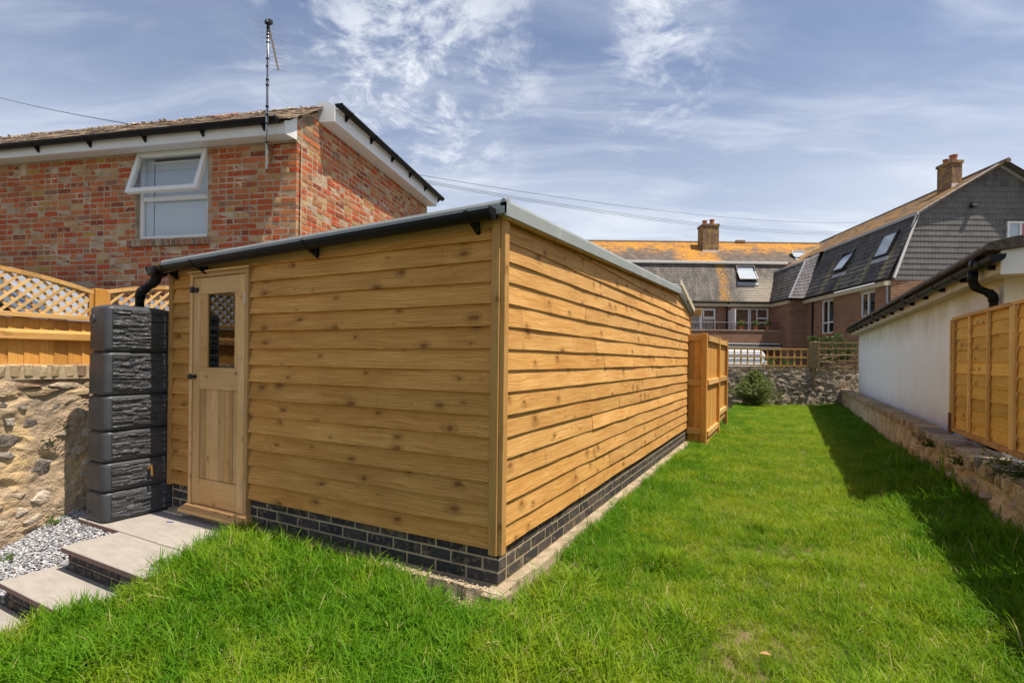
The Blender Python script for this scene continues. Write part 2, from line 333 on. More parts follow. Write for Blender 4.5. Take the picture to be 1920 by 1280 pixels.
def li_up(n, x, y, z, p, rn):
    nz = n.noise(p, 1.1, 6, 0.68); sp = n.noise(p, 9, 5, 0.75)
    hgt = n.math('ADD', z, n.math('MULTIPLY', n.math('SUBTRACT', nz, 0.5), 3.4))
    top = n.mr(hgt, 9.1, 10.3)
    ch = band(n, n.math('ADD', x, n.math('MULTIPLY', nz, 1.2)), 12.6, 15.6, 0.5)
    m_ = n.math('MULTIPLY', n.math('MAXIMUM', top, ch), n.mr(n.math('ADD', sp, n.math('MULTIPLY', nz, 0.5)), 0.62, 0.80, 0.0, 1.0))
    pale = n.math('MULTIPLY', n.mr(n.noise(p, 4.2, 6, 0.75), 0.60, 0.66), n.math('SUBTRACT', 1.0, n.mr(x, 11.5, 12.5)))
    return [(m_, (0.52, 0.235, 0.022)), (pale, (0.34, 0.31, 0.24))]
def li_low(n, x, y, z, p, rn):
    nz = n.noise(n.mapping(p, scale=(1.6, 1, 0.7)), 1.6, 6, 0.7); sp = n.noise(p, 10, 5, 0.75)
    xx = n.math('ADD', x, n.math('MULTIPLY', n.math('SUBTRACT', nz, 0.5), 1.1))
    s1 = n.math('MULTIPLY', band(n, xx, 14.55, 15.15, 0.28), n.mr(sp, 0.42, 0.58))
    s2 = n.math('MULTIPLY', n.math('MULTIPLY', band(n, xx, 15.8, 16.7, 0.25), n.mr(sp, 0.47, 0.62)), n.mr(n.math('ADD', z, nz), 6.9, 7.9))
    pale = n.math('MULTIPLY', band(n, xx, 16.1, 20.5, 0.7), n.math('SUBTRACT', 1.0, n.mr(n.math('ADD', z, n.math('MULTIPLY', nz, 1.6)), 7.2, 8.8)))
    streak = n.math('MULTIPLY', n.mr(n.noise(n.mapping(p, scale=(5, 1, 0.35)), 1.5, 4, 0.6), 0.5, 0.7), 0.4)
    return [(streak, (0.30, 0.27, 0.23)), (n.math('MULTIPLY', pale, 0.8), (0.36, 0.31, 0.25)), (s1, (0.50, 0.24, 0.03)), (s2, (0.50, 0.26, 0.04))]
M_slA_up = slate('lichened_slate_upper', (0.085, 0.066, 0.055), (0.13, 0.10, 0.082), li_up)
M_slA_low = slate('stained_slate_lower', (0.085, 0.077, 0.07), (0.13, 0.115, 0.10), li_low)
def li_b(n, x, y, z, p, rn):
    nz = n.noise(p, 1.3, 6, 0.7)
    yy = n.math('ADD', y, n.math('MULTIPLY', n.math('SUBTRACT', nz, 0.5), 0.5))
    out = None
    for c in (25.9, 27.5, 29.9, 31.6, 34.6, 35.6):
        s = band(n, yy, c - 0.10, c + 0.10, 0.22); out = s if out is None else n.math('MAXIMUM', out, s)
    out = n.math('MULTIPLY', out, n.math('SUBTRACT', 1.0, n.mr(n.math('ADD', z, nz), 7.6, 8.2)))
    return [(n.math('MULTIPLY', out, 0.85), (0.27, 0.23, 0.09))]
def li_bu(n, x, y, z, p, rn):
    return [(n.mr(n.noise(p, 1.5, 6, 0.75), 0.45, 0.58, 0, 0.85), (0.36, 0.185, 0.045)), (n.mr(n.noise(p, 6, 6, 0.75), 0.56, 0.68, 0, 0.6), (0.30, 0.26, 0.18))]
M_slB_low = slate('dark_slate', (0.058, 0.053, 0.050), (0.098, 0.089, 0.082), li_b)
M_slB_up = slate('brown_lichened_slate', (0.11, 0.075, 0.05), (0.15, 0.11, 0.07), li_bu)
M_slG = slate('gable_slate', (0.078, 0.074, 0.073), (0.122, 0.116, 0.113))
M_slC = slate('purple_slate', (0.10, 0.092, 0.104), (0.15, 0.138, 0.150))

def farbrick_b(n):
    p = n.coord('Object'); x, y, z = n.sep(p)
    v = n.comb(n.math('ADD', x, y), z, 0.0)
    bt = n.node('ShaderNodeTexBrick', {'Vector': v, 'Color1': (0.105, 0.036, 0.022, 1), 'Color2': (0.27, 0.092, 0.046, 1), 'Mortar': (0.38, 0.28, 0.19, 1), 'Scale': 1.0,
                'Mortar Size': 0.014, 'Bias': 0.0, 'Brick Width': 0.225, 'Row Height': 0.075, 'Mortar Smooth': 0.3})
    base = n.mix(n.mr(n.noise(p, 0.7, 5, 0.65), 0.4, 0.72, 0, 0.45), bt.outputs['Color'], (0.14, 0.06, 0.04))
    base = n.mix(n.mr(n.noise(p, 5, 5, 0.75), 0.58, 0.72, 0, 0.35), base, (0.32, 0.22, 0.15))
    return {'Base Color': base, 'Roughness': 0.9, 'Normal': n.bump(n.math('SUBTRACT', 1.0, bt.outputs['Fac']), 0.6, 0.008), 'Specular IOR Level': 0.2}
M_farbrick = mat('red_brickwork', farbrick_b)

def glass(name, tint, refl=1.6, alpha=0.75):
    def b(n):
        fr = n.node('ShaderNodeFresnel', {'IOR': refl}).outputs[0]
        fr = n.math('MULTIPLY', fr, n.math('SUBTRACT', 1.0, n.node('ShaderNodeNewGeometry').outputs['Backfacing']))
        g = n.node('ShaderNodeBsdfGlossy', {'Color': (1, 1, 1), 'Roughness': 0.015})
        t = n.node('ShaderNodeBsdfTransparent', {'Color': tint})
        mx = n.node('ShaderNodeMixShader'); n.l.new(fr, mx.inputs[0]); n.l.new(t.outputs[0], mx.inputs[1]); n.l.new(g.outputs[0], mx.inputs[2])
        return mx.outputs[0]
    return mat(name, b)
M_glass = glass('window_glass', (0.93, 0.95, 0.96), 1.75)
M_glassd = glass('door_glass', (0.45, 0.50, 0.52), 1.6)

def foliage(name, a, b_, trans=0.35, hue=1.0):
    def bld(n):
        rn = n.rand()
        base = n.mix(rn, a, b_)
        d = n.node('ShaderNodeBsdfPrincipled', {'Base Color': base, 'Roughness': 0.5, 'Specular IOR Level': 0.35})
        t = n.node('ShaderNodeBsdfTranslucent', {'Color': n.mix(0.5, base, (0.16, 0.24, 0.03))})
        mx = n.node('ShaderNodeMixShader', {0: trans}); n.l.new(d.outputs[0], mx.inputs[1]); n.l.new(t.outputs[0], mx.inputs[2])
        return mx.outputs[0]
    return mat(name, bld)
M_leaf = foliage('leaf_green', (0.06, 0.13, 0.02), (0.10, 0.17, 0.03))
M_leafdk = foliage('dark_leaf', (0.022, 0.050, 0.012), (0.045, 0.085, 0.02))
M_leafy = foliage('yellow_green_leaf', (0.16, 0.20, 0.03), (0.25, 0.22, 0.04))
M_needle = foliage('spruce_needles', (0.065, 0.115, 0.014), (0.18, 0.22, 0.03), 0.2)
M_flower = foliage('flower_red', (0.5, 0.05, 0.04), (0.6, 0.25, 0.2), 0.2)

def grass_b(n):
    p = n.pos(); oi = n.node('ShaderNodeObjectInfo').outputs['Random']; isl = n.node('ShaderNodeNewGeometry').outputs['Random Per Island']
    x, y, z = n.sep(p)
    r = n.math('FRACT', n.math('ADD', n.math('MULTIPLY', oi, 3.7), isl))
    big = n.noise(p, 1.3, 4, 0.6); mid = n.noise(p, 5.5, 3, 0.6)
    deep = n.mix(r, (0.030, 0.130, 0.002), (0.080, 0.240, 0.003))
    yel = n.mix(r, (0.165, 0.270, 0.005), (0.270, 0.335, 0.012))
    # the strip in the middle of the lawn is shorter and yellower, the edges are lush
    strip = n.math('MULTIPLY', n.mr(n.math('ADD', x, n.math('MULTIPLY', big, 1.0)), -0.9, 0.1), n.math('SUBTRACT', 1.0, n.mr(n.math('ADD', x, n.math('MULTIPLY', big, 0.5)), 0.85, 1.25)))
    k = n.math('ADD', n.mr(mid, 0.36, 0.66, 0.0, 0.62), n.math('SUBTRACT', n.math('MULTIPLY', n.math('ADD', strip, n.mr(big, 0.45, 0.65)), 0.55), 0.30), clamp=True)
    base = n.mix(k, deep, yel)
    dry = n.mr(n.noise(p, 2.6, 5, 0.7), 0.60, 0.74, 0.0, 0.55)
    base = n.mix(dry, base, n.mix(r, (0.24, 0.24, 0.05), (0.36, 0.31, 0.11)))
    straw = n.math('GREATER_THAN', n.math('FRACT', n.math('MULTIPLY', r, 13.7)), n.mr(k, 0.0, 1.0, 0.975, 0.90))
    base = n.mix(straw, base, (0.42, 0.36, 0.17))
    h = n.math('FRACT', 0.0)
    tz = n.sep(n.coord('Object'))[2]
    base = n.mix(n.mr(tz, 0.0, 0.09, 0.0, 0.30), base, (0.22, 0.33, 0.03))
    d = n.node('ShaderNodeBsdfPrincipled', {'Base Color': base, 'Roughness': 0.6, 'Specular IOR Level': 0.14})
    t = n.node('ShaderNodeBsdfTranslucent', {'Color': n.mix(1.0, base, (1.5, 1.45, 0.8), 'MULTIPLY')})
    mx = n.node('ShaderNodeMixShader', {0: 0.38}); n.l.new(d.outputs[0], mx.inputs[1]); n.l.new(t.outputs[0], mx.inputs[2])
    return mx.outputs[0]
M_grass = mat('lawn_grass', grass_b)

# ------------------------------------------------------------------ mesh helpers
class MB:
    def __init__(s): s.v = []; s.f = []
    def add(s, vs, fs):
        k = len(s.v); s.v += [tuple(v) for v in vs]; s.f += [tuple(i + k for i in f) for f in fs]; return s
    def box(s, x0, x1, y0, y1, z0, z1):
        return s.add([(x0, y0, z0), (x1, y0, z0), (x1, y1, z0), (x0, y1, z0), (x0, y0, z1), (x1, y0, z1), (x1, y1, z1), (x0, y1, z1)],
                     [(0, 3, 2, 1), (4, 5, 6, 7), (0, 1, 5, 4), (1, 2, 6, 5), (2, 3, 7, 6), (3, 0, 4, 7)])
    def cbox(s, x0, x1, y0, y1, z0, z1, c=0.004):
        """box with chamfered edges"""
        c = min(c, (x1 - x0) * .4, (y1 - y0) * .4, (z1 - z0) * .4)
        X, Y, Z = (x0, x1), (y0, y1), (z0, z1); V = {}; vs = []
        for i in (0, 1):
            for j in (0, 1):
                for k in (0, 1):
                    px, py, pz = X[i], Y[j], Z[k]; ix, iy, iz = px + c * (1 - 2 * i), py + c * (1 - 2 * j), pz + c * (1 - 2 * k)
                    for a, co in (('x', (px, iy, iz)), ('y', (ix, py, iz)), ('z', (ix, iy, pz))): V[i, j, k, a] = len(vs); vs.append(co)
        F = []
        for i in (0, 1):
            q = [V[i, 0, 0, 'x'], V[i, 1, 0, 'x'], V[i, 1, 1, 'x'], V[i, 0, 1, 'x']]; F.append(q if i else q[::-1])
            q = [V[0, i, 0, 'y'], V[0, i, 1, 'y'], V[1, i, 1, 'y'], V[1, i, 0, 'y']]; F.append(q if i else q[::-1])
            q = [V[0, 0, i, 'z'], V[1, 0, i, 'z'], V[1, 1, i, 'z'], V[0, 1, i, 'z']]; F.append(q if i else q[::-1])
        for i in (0, 1):
            for j in (0, 1):
                F.append([V[i, j, 0, 'x'], V[i, j, 0, 'y'], V[i, j, 1, 'y'], V[i, j, 1, 'x']])
                F.append([V[i, 0, j, 'x'], V[i, 1, j, 'x'], V[i, 1, j, 'z'], V[i, 0, j, 'z']])
                F.append([V[0, i, j, 'y'], V[1, i, j, 'y'], V[1, i, j, 'z'], V[0, i, j, 'z']])
                for k in (0, 1): F.append([V[i, j, k, 'x'], V[i, j, k, 'y'], V[i, j, k, 'z']])
        return s.add(vs, F)
    def prism(s, poly, a, b_, axis='y'):
        """poly 2D extruded along axis from a to b; axis y: (x,z), x: (y,z), z: (x,y)"""
        put = {'y': lambda p, t: (p[0], t, p[1]), 'x': lambda p, t: (t, p[0], p[1]), 'z': lambda p, t: (p[0], p[1], t)}[axis]
        n = len(poly)
        return s.add([put(p, a) for p in poly] + [put(p, b_) for p in poly],
                     [tuple(range(n)), tuple(range(2 * n - 1, n - 1, -1))] + [(i, i + n, (i + 1) % n + n, (i + 1) % n) for i in range(n)])
    def beam(s, p, q, w, h, upv=(0, 0, 1), c=0.0):
        """bar of width w (sideways) and height h (along upv) between p and q"""
        p, q = Vector(p), Vector(q); d = (q - p).normalized(); u = Vector(upv); sd_ = d.cross(u).normalized(); u = sd_.cross(d).normalized()
        t = MB(); L = (q - p).length
        (t.cbox(0, L, -w / 2, w / 2, -h / 2, h / 2, c) if c else t.box(0, L, -w / 2, w / 2, -h / 2, h / 2))
        return s.add([p + d * a + sd_ * b_ * -1 + u * e for a, b_, e in t.v], t.f)
    def tube(s, pts, r, n=8, cap=True):
        pts = [Vector(p) for p in pts]; rs = r if isinstance(r, (list, tuple)) else [r] * len(pts)
        k = len(s.v); prev = None
        for i, p in enumerate(pts):
            d = (pts[min(i + 1, len(pts) - 1)] - pts[max(i - 1, 0)]).normalized()
            if prev is None: a = d.orthogonal().normalized()
            else: a = (prev - d * prev.dot(d)).normalized()
            prev = a; b_ = d.cross(a)
            for j in range(n):
                t = 2 * math.pi * j / n; s.v.append(tuple(p + (a * math.cos(t) + b_ * math.sin(t)) * rs[i]))
        for i in range(len(pts) - 1):
            for j in range(n):
                s.f.append((k + i * n + j, k + i * n + (j + 1) % n, k + (i + 1) * n + (j + 1) % n, k + (i + 1) * n + j))
        if cap:
            s.f.append(tuple(k + j for j in range(n))[::-1]); s.f.append(tuple(k + (len(pts) - 1) * n + j for j in range(n)))
        return s
    def quad(s, a, b_, c, d): return s.add([a, b_, c, d], [(0, 1, 2, 3)])


FP = {}
def obj(name, mb, material, parent=None, origin=(0, 0, 0), smooth=False, kind=None, label=None, mesh=None, rot=None):
    if mesh is None:
        mesh = bpy.data.meshes.new(name)
        ox, oy, oz = origin
        mesh.from_pydata([(x - ox, y - oy, z - oz) for x, y, z in mb.v], [], mb.f); mesh.update()
        if smooth:
            for p in mesh.polygons: p.use_smooth = True
        if material: mesh.materials.append(material)
    o = bpy.data.objects.new(name, mesh); COL.objects.link(o)
    FP[o.name] = Vector(origin)
    if parent: o.parent = parent; o.location = Vector(origin) - FP[parent.name]
    else: o.location = origin
    if rot: o.rotation_euler = rot
    if kind: o['kind'] = kind
    if label: o['label'] = label
    return o

def tag(o, label, cat, group=None):
    o['label'] = label; o['category'] = cat
    if group: o['group'] = group
    return o

def thing(name, label, cat, loc=(0, 0, 0), rotz=0.0, group=None):
    o = bpy.data.objects.new(name, None); COL.objects.link(o); o.empty_display_size = 0.2
    o.location = loc; o.rotation_euler = (0, 0, rotz)
    FP[o.name] = Vector((0, 0, 0)) if rotz else Vector(loc)
    return tag(o, label, cat, group)

def recalc(o):
    bm = bmesh.new(); bm.from_mesh(o.data); bmesh.ops.recalc_face_normals(bm, faces=bm.faces); bm.to_mesh(o.data); bm.free(); return o

def fbm(x, y, z, o=4): return noise.fractal(Vector((x, y, z)), 1.0, 2.0, o)

# ------------------------------------------------------------------ ground, lawn
def lawn_z(x, y):
    z = -0.065
    f = max(0.0, 1.95 - y) * 0.22 * min(1, max(0, (-1.6 - x) / 1.6))
    return z - f + 0.012 * fbm(x * 1.5, y * 1.5, 0)

g = MB(); g.quad((-600, -600, -1.2), (600, -600, -1.2), (600, 900, -1.2), (-600, 900, -1.2))
obj('ground', g, M_ground, kind='structure')
# garden terrain: sheet under everything near (street level at the sides too)
g = MB(); g.quad((-60, -40, -0.16), (-5.43, -40, -0.16), (-5.43, 60, -0.16), (-60, 60, -0.16)); g.quad((-5.43, 2.7, -0.16), (70, 2.7, -0.16), (70, 60, -0.16), (-5.43, 60, -0.16))
obj('terrain', g, M_ground, kind='structure')

def in_lawn(x, y):
    if y < -1.5 or y > 19.6 or x > 1.62: return False
    if y > 19.0 + (x - 0.1) * 0.30 + 0.1: return False
    if y > 2.52: return x > -1.365 + (0.06 if y < 3.3 else 0.0) or (y > 9.0 and x > -1.12)
    if y > 1.66: e = -3.43 - (y - 1.66) * 0.27
    elif y > 1.17: e = -3.43 - (1.66 - y) * 0.43
    else: e = -3.64 - (1.17 - y) * 0.30
    return x > e
def in_lawn2(x, y):
    return in_lawn(x, y) or (-6.5 < x < 3 and -3 < y < 1.0)

def grid_lawn(name, mt, step, y0, y1, test, dens, scl, zoff=0.0, kind='structure'):
    vid = {}; vs = []; fs = []; nx = int(8.2 / step)
    def V(i, j):
        if (i, j) not in vid:
            x, y = -5.2 + i * step, y0 + j * step; vid[i, j] = len(vs); vs.append((x, y, lawn_z(x, y) + zoff))
        return vid[i, j]
    for j in range(int((y1 - y0) / step)):
        for i in range(nx):
            if test(-5.2 + (i + .5) * step, y0 + (j + .5) * step): fs.append((V(i, j), V(i + 1, j), V(i + 1, j + 1), V(i, j + 1)))
    me = bpy.data.meshes.new(name); me.from_pydata(vs, [], fs); me.update(); me.materials.append(mt)
    a = me.attributes.new('dens', 'FLOAT', 'POINT'); b = me.attributes.new('scl', 'FLOAT', 'POINT')
    for i, (x, y, z) in enumerate(vs): a.data[i].value = dens(x, y); b.data[i].value = scl(x, y)
    o = bpy.data.objects.new(name, me); COL.objects.link(o); o['kind'] = kind
    FP[o.name] = Vector((0, 0, 0)); return o

one = lambda x, y: 1.0
soil = grid_lawn('lawn_soil', M_soil, 0.1, -3.0, 19.7, lambda x, y: in_lawn(x, y) or in_lawn(x + .08, y) or in_lawn(x - .15, y) or (x > -3.9 and y < 1.2), one, one)

def g_dens(x, y):
    d = 1.0
    # bare earth by the corner of the shed
    dd = math.hypot((x + 1.62) / 0.42, (y - 2.42) / 0.10); d *= min(1, max(0.10, dd - 0.5))
    dd = math.hypot((x + 1.22) / 0.14, (y - 2.95) / 0.55); d *= min(1, max(0.15, dd - 0.35))
    d *= 0.75 + 0.5 * noise.noise(Vector((x * 3, y * 3, 2)))
    wn = noise.noise(Vector((x * 2.2, y * 2.2, 8)))
    if wn > 0.42 and x > -1.0: d *= 0.45
    return max(0.05, d)
def g_scl(x, y):
    s = 0.98 + 0.40 * noise.noise(Vector((x * 1.6, y * 1.6, 5))) + 0.22 * noise.noise(Vector((x * 6, y * 6, 1)))
    mid = max(0, 1 - abs(x + 0.2) / 1.0) * (1 if y > 2 else max(0, y - 1)); s *= 1 - 0.38 * mid
    if x > 0.8: s *= 1 + 1.1 * min(1, (x - 0.8) / 0.6) * (1.0 if y < 9 else 0.5)
    if x < -3.1 and y < 2.6: s *= 1.1
    cl_ = noise.noise(Vector((x * 2.7, y * 2.7, 13)))
    if cl_ > 0.3: s *= 1 + (cl_ - 0.3) * 2.2
    if y > 8: s *= 0.85
    if y < 3 and x < -0.4: s *= 1.38
    dd = math.hypot((x + 1.62) / 0.5, (y - 2.42) / 0.14); s *= min(1, 0.4 + 0.6 * dd)
    return max(0.35, s)

tufts = bpy.data.collections.new('grass_tufts')
def make_tuft(i, n=34, rad=0.055, hgt=0.086, lean=0.9):
    q = random.Random(100 + i); mb = MB()
    for _ in range(n):
        a = q.uniform(0, 6.283); r = rad * math.sqrt(q.random()); bx, by = r * math.cos(a), r * math.sin(a)
        h = hgt * q.uniform(0.45, 1.25); w = q.uniform(0.0011, 0.0024); d = q.uniform(0, 6.283); ln = h * q.uniform(0.15, lean)
        dx_, dy_ = math.cos(d), math.sin(d); wx, wy = -dy_ * w, dx_ * w
        tw = q.uniform(-0.8, 0.8); cx_, cy_ = math.cos(d + tw), math.sin(d + tw)
        P = []
        for t, ww in ((0, 1.0), (0.4, 0.95), (0.75, 0.65)):
            o_ = ln * t * t; px, py, pz = bx + cx_ * o_, by + cy_ * o_, h * (t - 0.25 * t * t * (ln / h))
            P += [(px - wx * ww, py - wy * ww, pz), (px + wx * ww, py + wy * ww, pz)]
        P.append((bx + cx_ * ln, by + cy_ * ln, h * (1 - 0.25 * (ln / h) - 0.12 * (ln / h) ** 2)))
        mb.add(P, [(0, 1, 3, 2), (2, 3, 5, 4), (4, 5, 6)])
    me = bpy.data.meshes.new('tuft'); me.from_pydata(mb.v, [], mb.f); me.materials.append(M_grass)
    o = bpy.data.objects.new('tuft', me); tufts.objects.link(o)
for i in range(9): make_tuft(i, lean=1.0 if i < 6 else 1.5)

def scatter(o, coll, density, smin, smax, seed=0, tilt=0.12):
    ng = bpy.data.node_groups.new('scatter', 'GeometryNodeTree')
    ng.interface.new_socket('Geometry', in_out='INPUT', socket_type='NodeSocketGeometry'); ng.interface.new_socket('Geometry', in_out='OUTPUT', socket_type='NodeSocketGeometry')
    N = ng.nodes; L = ng.links
    gi = N.new('NodeGroupInput'); go = N.new('NodeGroupOutput')
    dp = N.new('GeometryNodeDistributePointsOnFaces'); dp.inputs['Seed'].default_value = seed
    na = N.new('GeometryNodeInputNamedAttribute'); na.data_type = 'FLOAT'; na.inputs['Name'].default_value = 'dens'
    mu = N.new('ShaderNodeMath'); mu.operation = 'MULTIPLY'; L.new(na.outputs['Attribute'], mu.inputs[0]); mu.inputs[1].default_value = density
    L.new(gi.outputs[0], dp.inputs['Mesh']); L.new(mu.outputs[0], dp.inputs['Density'])
    ci = N.new('GeometryNodeCollectionInfo'); ci.inputs['Collection'].default_value = coll; ci.inputs['Separate Children'].default_value = True; ci.inputs['Reset Children'].default_value = True
    io = N.new('GeometryNodeInstanceOnPoints'); io.inputs['Pick Instance'].default_value = True
    L.new(dp.outputs['Points'], io.inputs['Points']); L.new(ci.outputs[0], io.inputs['Instance'])
    rv = N.new('FunctionNodeRandomValue'); rv.data_type = 'FLOAT_VECTOR'; rv.inputs[0].default_value = (-tilt, -tilt, 0); rv.inputs[1].default_value = (tilt, tilt, 6.283)
    L.new(rv.outputs[0], io.inputs['Rotation'])
    nb = N.new('GeometryNodeInputNamedAttribute'); nb.data_type = 'FLOAT'; nb.inputs['Name'].default_value = 'scl'
    rs = N.new('FunctionNodeRandomValue'); rs.data_type = 'FLOAT'; rs.inputs[2].default_value = smin; rs.inputs[3].default_value = smax; rs.inputs['Seed'].default_value = 3
    ms = N.new('ShaderNodeMath'); ms.operation = 'MULTIPLY'; L.new(nb.outputs['Attribute'], ms.inputs[0]); L.new(rs.outputs[1], ms.inputs[1])
    L.new(ms.outputs[0], io.inputs['Scale'])
    L.new(io.outputs[0], go.inputs[0])
    md = o.modifiers.new('scatter', 'NODES'); md.node_group = ng

gr = grid_lawn('grass', M_grass, 0.08, -1.5, 19.6, in_lawn, lambda x, y: g_dens(x, y) * (1.0 if y < 6 else 0.6), lambda x, y: g_scl(x, y) * (1.0 if y < 6 else 1.12), kind='stuff')
scatter(gr, tufts, 900, 0.7, 1.35, 1)

# ------------------------------------------------------------------ timber shed
SX, SY, FX, EY = -1.46, 2.62, -4.72, 9.12      # near corner, left end, far end
shed = thing('timber_shed', 'long low timber shed clad in golden weatherboard on a dark brick plinth beside the lawn', 'shed', (SX, SY, 0))
def zroof(y):                                   # underside of the roof trim along the side
    return 2.172 + (y - 2.5) * 0.036 if y < 7.95 else 2.368 - (y - 7.95) * 0.19
def zroof_f(x): return 2.180 + (x - SX) * 0.024  # top of trim along the front (falls to the left)
# core
c = MB(); c.box(FX + .03, SX - .03, SY + .03, EY - .01, 0.02, 2.08)
obj('wall_core', c, M_dark, shed, (SX, SY, 0))
ft = MB()
def rough_strip(mb, x0, x1, y0, y1, z0, z1, axis, n, amp):
    """footing strip with an uneven outer edge"""
    vs = []; fs = []
    for i in range(n + 1):
        t = i / n; w = amp * fbm(t * 18, x0 * 3 + y0, 0); w2 = amp * 0.5 * fbm(t * 25, 4, 1)
        if axis == 'x':
            x = x0 + (x1 - x0) * t; vs += [(x, y1, z1), (x, y0 + w, z1 + w2), (x, y0 + w * 1.6 - 0.02, z0)]
        else:
            y = y0 + (y1 - y0) * t; vs += [(x0, y, z1), (x1 + w, y, z1 + w2), (x1 + w * 1.6 + 0.02, y, z0)]
    for i in range(n):
        for k in (0, 1): fs.append((i * 3 + k, i * 3 + k + 1, i * 3 + k + 4, i * 3 + k + 3) if axis == 'x' else (i * 3 + k, i * 3 + k + 3, i * 3 + k + 4, i * 3 + k + 1))
    mb.add(vs, fs)
rough_strip(ft, -3.62, SX + 0.07, SY - 0.085, SY + 0.05, -0.14, -0.002, 'x', 60, 0.018)
rough_strip(ft, SX - 0.05, SX + 0.075, SY - 0.085, EY + 0.02, -0.14, -0.004, 'y', 110, 0.024)
rough_strip(ft, FX, -3.62, SY - 0.03, SY + 0.05, -0.14, -0.004, 'x', 12, 0.004)
ck = MB().cbox(SX - .06, SX + .088, SY - .102, SY + .03, -.15, -.007, .015); ck.v = [(a + .012 * fbm(a * 9, b_ * 9, c_ * 9), b_ + .012 * fbm(a * 9, b_ * 9, 3), c_) for a, b_, c_ in ck.v]; ft.add(ck.v, ck.f)
obj('footing', ft, M_conc, shed, (SX, SY, 0))
pm = MB(); pm.box(FX + .003, SX - .0035, SY + .0035, SY + .10, -0.02, 0.222); pm.box(SX - .10, SX - .0035, SY + .101, EY - .01, -0.02, 0.222)
mort = obj('plinth_mortar', pm, M_mortar2, shed, (SX, SY, 0))

def brick_mesh(name, L, W, H, seed, material, c=0.005, j=0.003):
    q = random.Random(seed); mb = MB(); mb.cbox(0, L, 0, W, 0, H, c)
    mb.v = [(x + q.uniform(-j, j), y + q.uniform(-j, j) * 0.7, z + q.uniform(-j, j) * 0.7) for x, y, z in mb.v]
    me = bpy.data.meshes.new(name); me.from_pydata(mb.v, [], mb.f); me.materials.append(material); return me
def bvar(name, L, W, H, material, n=5, **k): return [brick_mesh(name, L, W, H, 11 * i + int(L * 1000), material, **k) for i in range(n)]
BS = bvar('brick', 0.213, 0.1, 0.064, M_blue, 6, c=0.004, j=0.0015); BH = bvar('brick', 0.101, 0.1, 0.064, M_blue, 4, c=0.004, j=0.0015)
for k in range(3):
    z = 0.006 + k * 0.075
    # front: bricks run left from the corner
    x = SX; first = (k % 2 == 0)
    while x > FX + 0.03:
        L = 0.213
        if x == SX and not first: L = 0.101
        x0 = x - L
        if x0 < FX: L = 0.101; x0 = x - L
        if x0 < FX - 0.02: break
        if not (-4.37 < x0 and x0 + L < -3.70) or k == 0:
            obj('brick', None, None, shed, (x0, SY, z), mesh=rnd.choice(BS if L > .2 else BH))
        x = x0 - 0.0115
    y = SY + 0.101 + 0.0115; first_h = not first
    while y < EY - 0.05:
        L = 0.213 if y + 0.213 < EY and not first_h else 0.101
        first_h = False
        obj('brick', None, None, shed, (SX, y, z), mesh=rnd.choice(BS if L > .2 else BH), rot=(0, 0, R(90)))
        y += L + 0.0115
# weatherboards
def board(axis, a0, a1, zb, h, top_fn=None, seed=0, out=0.036, name='weatherboard', warp_=0.0065):
    """feather-edge board: wedge section, slightly wavy lower edge. axis x: face looks to -Y; axis y: face looks to +X"""
    n = max(2, int((a1 - a0) / 0.16)); vs = []; fs = []
    for i in range(n + 1):
        a = a0 + (a1 - a0) * i / n
        w = warp_ * fbm(a * 1.1, seed * 3.3, 0, 2); w2 = warp_ * 0.9 * fbm(a * 1.4, seed * 2.1, 7, 2)
        zt = zb + h
        if top_fn: zt = min(zt, top_fn(a))
        t = (zt - zb) / h; ob = out + w2; ot = out + (0.005 - out) * t
        prof = [(0.0, zb + w), (ob, zb + w), (ob, zb + w + 0.004), (ot, zt), (0.0, zt)]
        for o_, z in prof: vs.append((a, SY - o_, z) if axis == 'x' else (SX + o_, a, z))
    for i in range(n):
        for k in range(4):
            q = (i * 5 + k, (i + 1) * 5 + k, (i + 1) * 5 + k + 1, i * 5 + k + 1); fs.append(q if axis == 'x' else q[::-1])
    e0 = (0, 1, 2, 3, 4); e1 = tuple(n * 5 + k for k in (4, 3, 2, 1, 0))
    fs += [e0, e1]
    mb = MB().add(vs, fs)
    o = obj(name, mb, M_boardx if axis == 'x' else M_boardy, shed, (a0, SY, zb) if axis == 'x' else (SX, a0, zb))
    return recalc(o)
LAPS = [0.216, 0.339, 0.474, 0.60, 0.728, 0.858, 0.985, 1.118, 1.246, 1.373, 1.503, 1.633, 1.759, 1.882, 2.002]
for i, zb in enumerate(LAPS):
    nxt = LAPS[i + 1] if i + 1 < len(LAPS) else 2.13
    h = nxt - zb + 0.022
    ftop = lambda x: zroof_f(x) - 0.065
    if zb < 1.95:
        board('x', -3.655, SX - 0.045, zb, h, ftop, i); board('x', FX + 0.045, -4.415, zb, h, ftop, i + 30)
    else: board('x', FX + 0.045, SX - 0.045, zb, h, ftop, i)
LAPS2 = LAPS + [2.126, 2.250]
for i, zb in enumerate(LAPS2):
    nxt = LAPS2[i + 1] if i + 1 < len(LAPS2) else 2.37
    h = nxt - zb + 0.022
    top = lambda y: zroof(y) - 0.055
    ys = SY + 0.012; ye = EY - 0.01
    if zb + 0.012 > top(ys): ys = max(ys, 2.5 + (zb + 0.067 - 2.172) / 0.036)
    if zb + 0.012 > top(ye): ye = 7.95 + (2.301 - zb) / 0.19
    if ye - ys < 0.3: continue
    cut = 3.9 + (i * 37 % 29) / 10.0
    if i in (2, 9): cut = 4.27
    if ys + 0.4 < cut < ye - 0.4:
        board('y', ys, cut, zb, h, top, i + 60, out=0.018); board('y', cut + 0.003, ye, zb + 0.002, h - 0.002, top, i + 90, out=0.021)
    else: board('y', ys, ye, zb, h, top, i + 60, out=0.019)
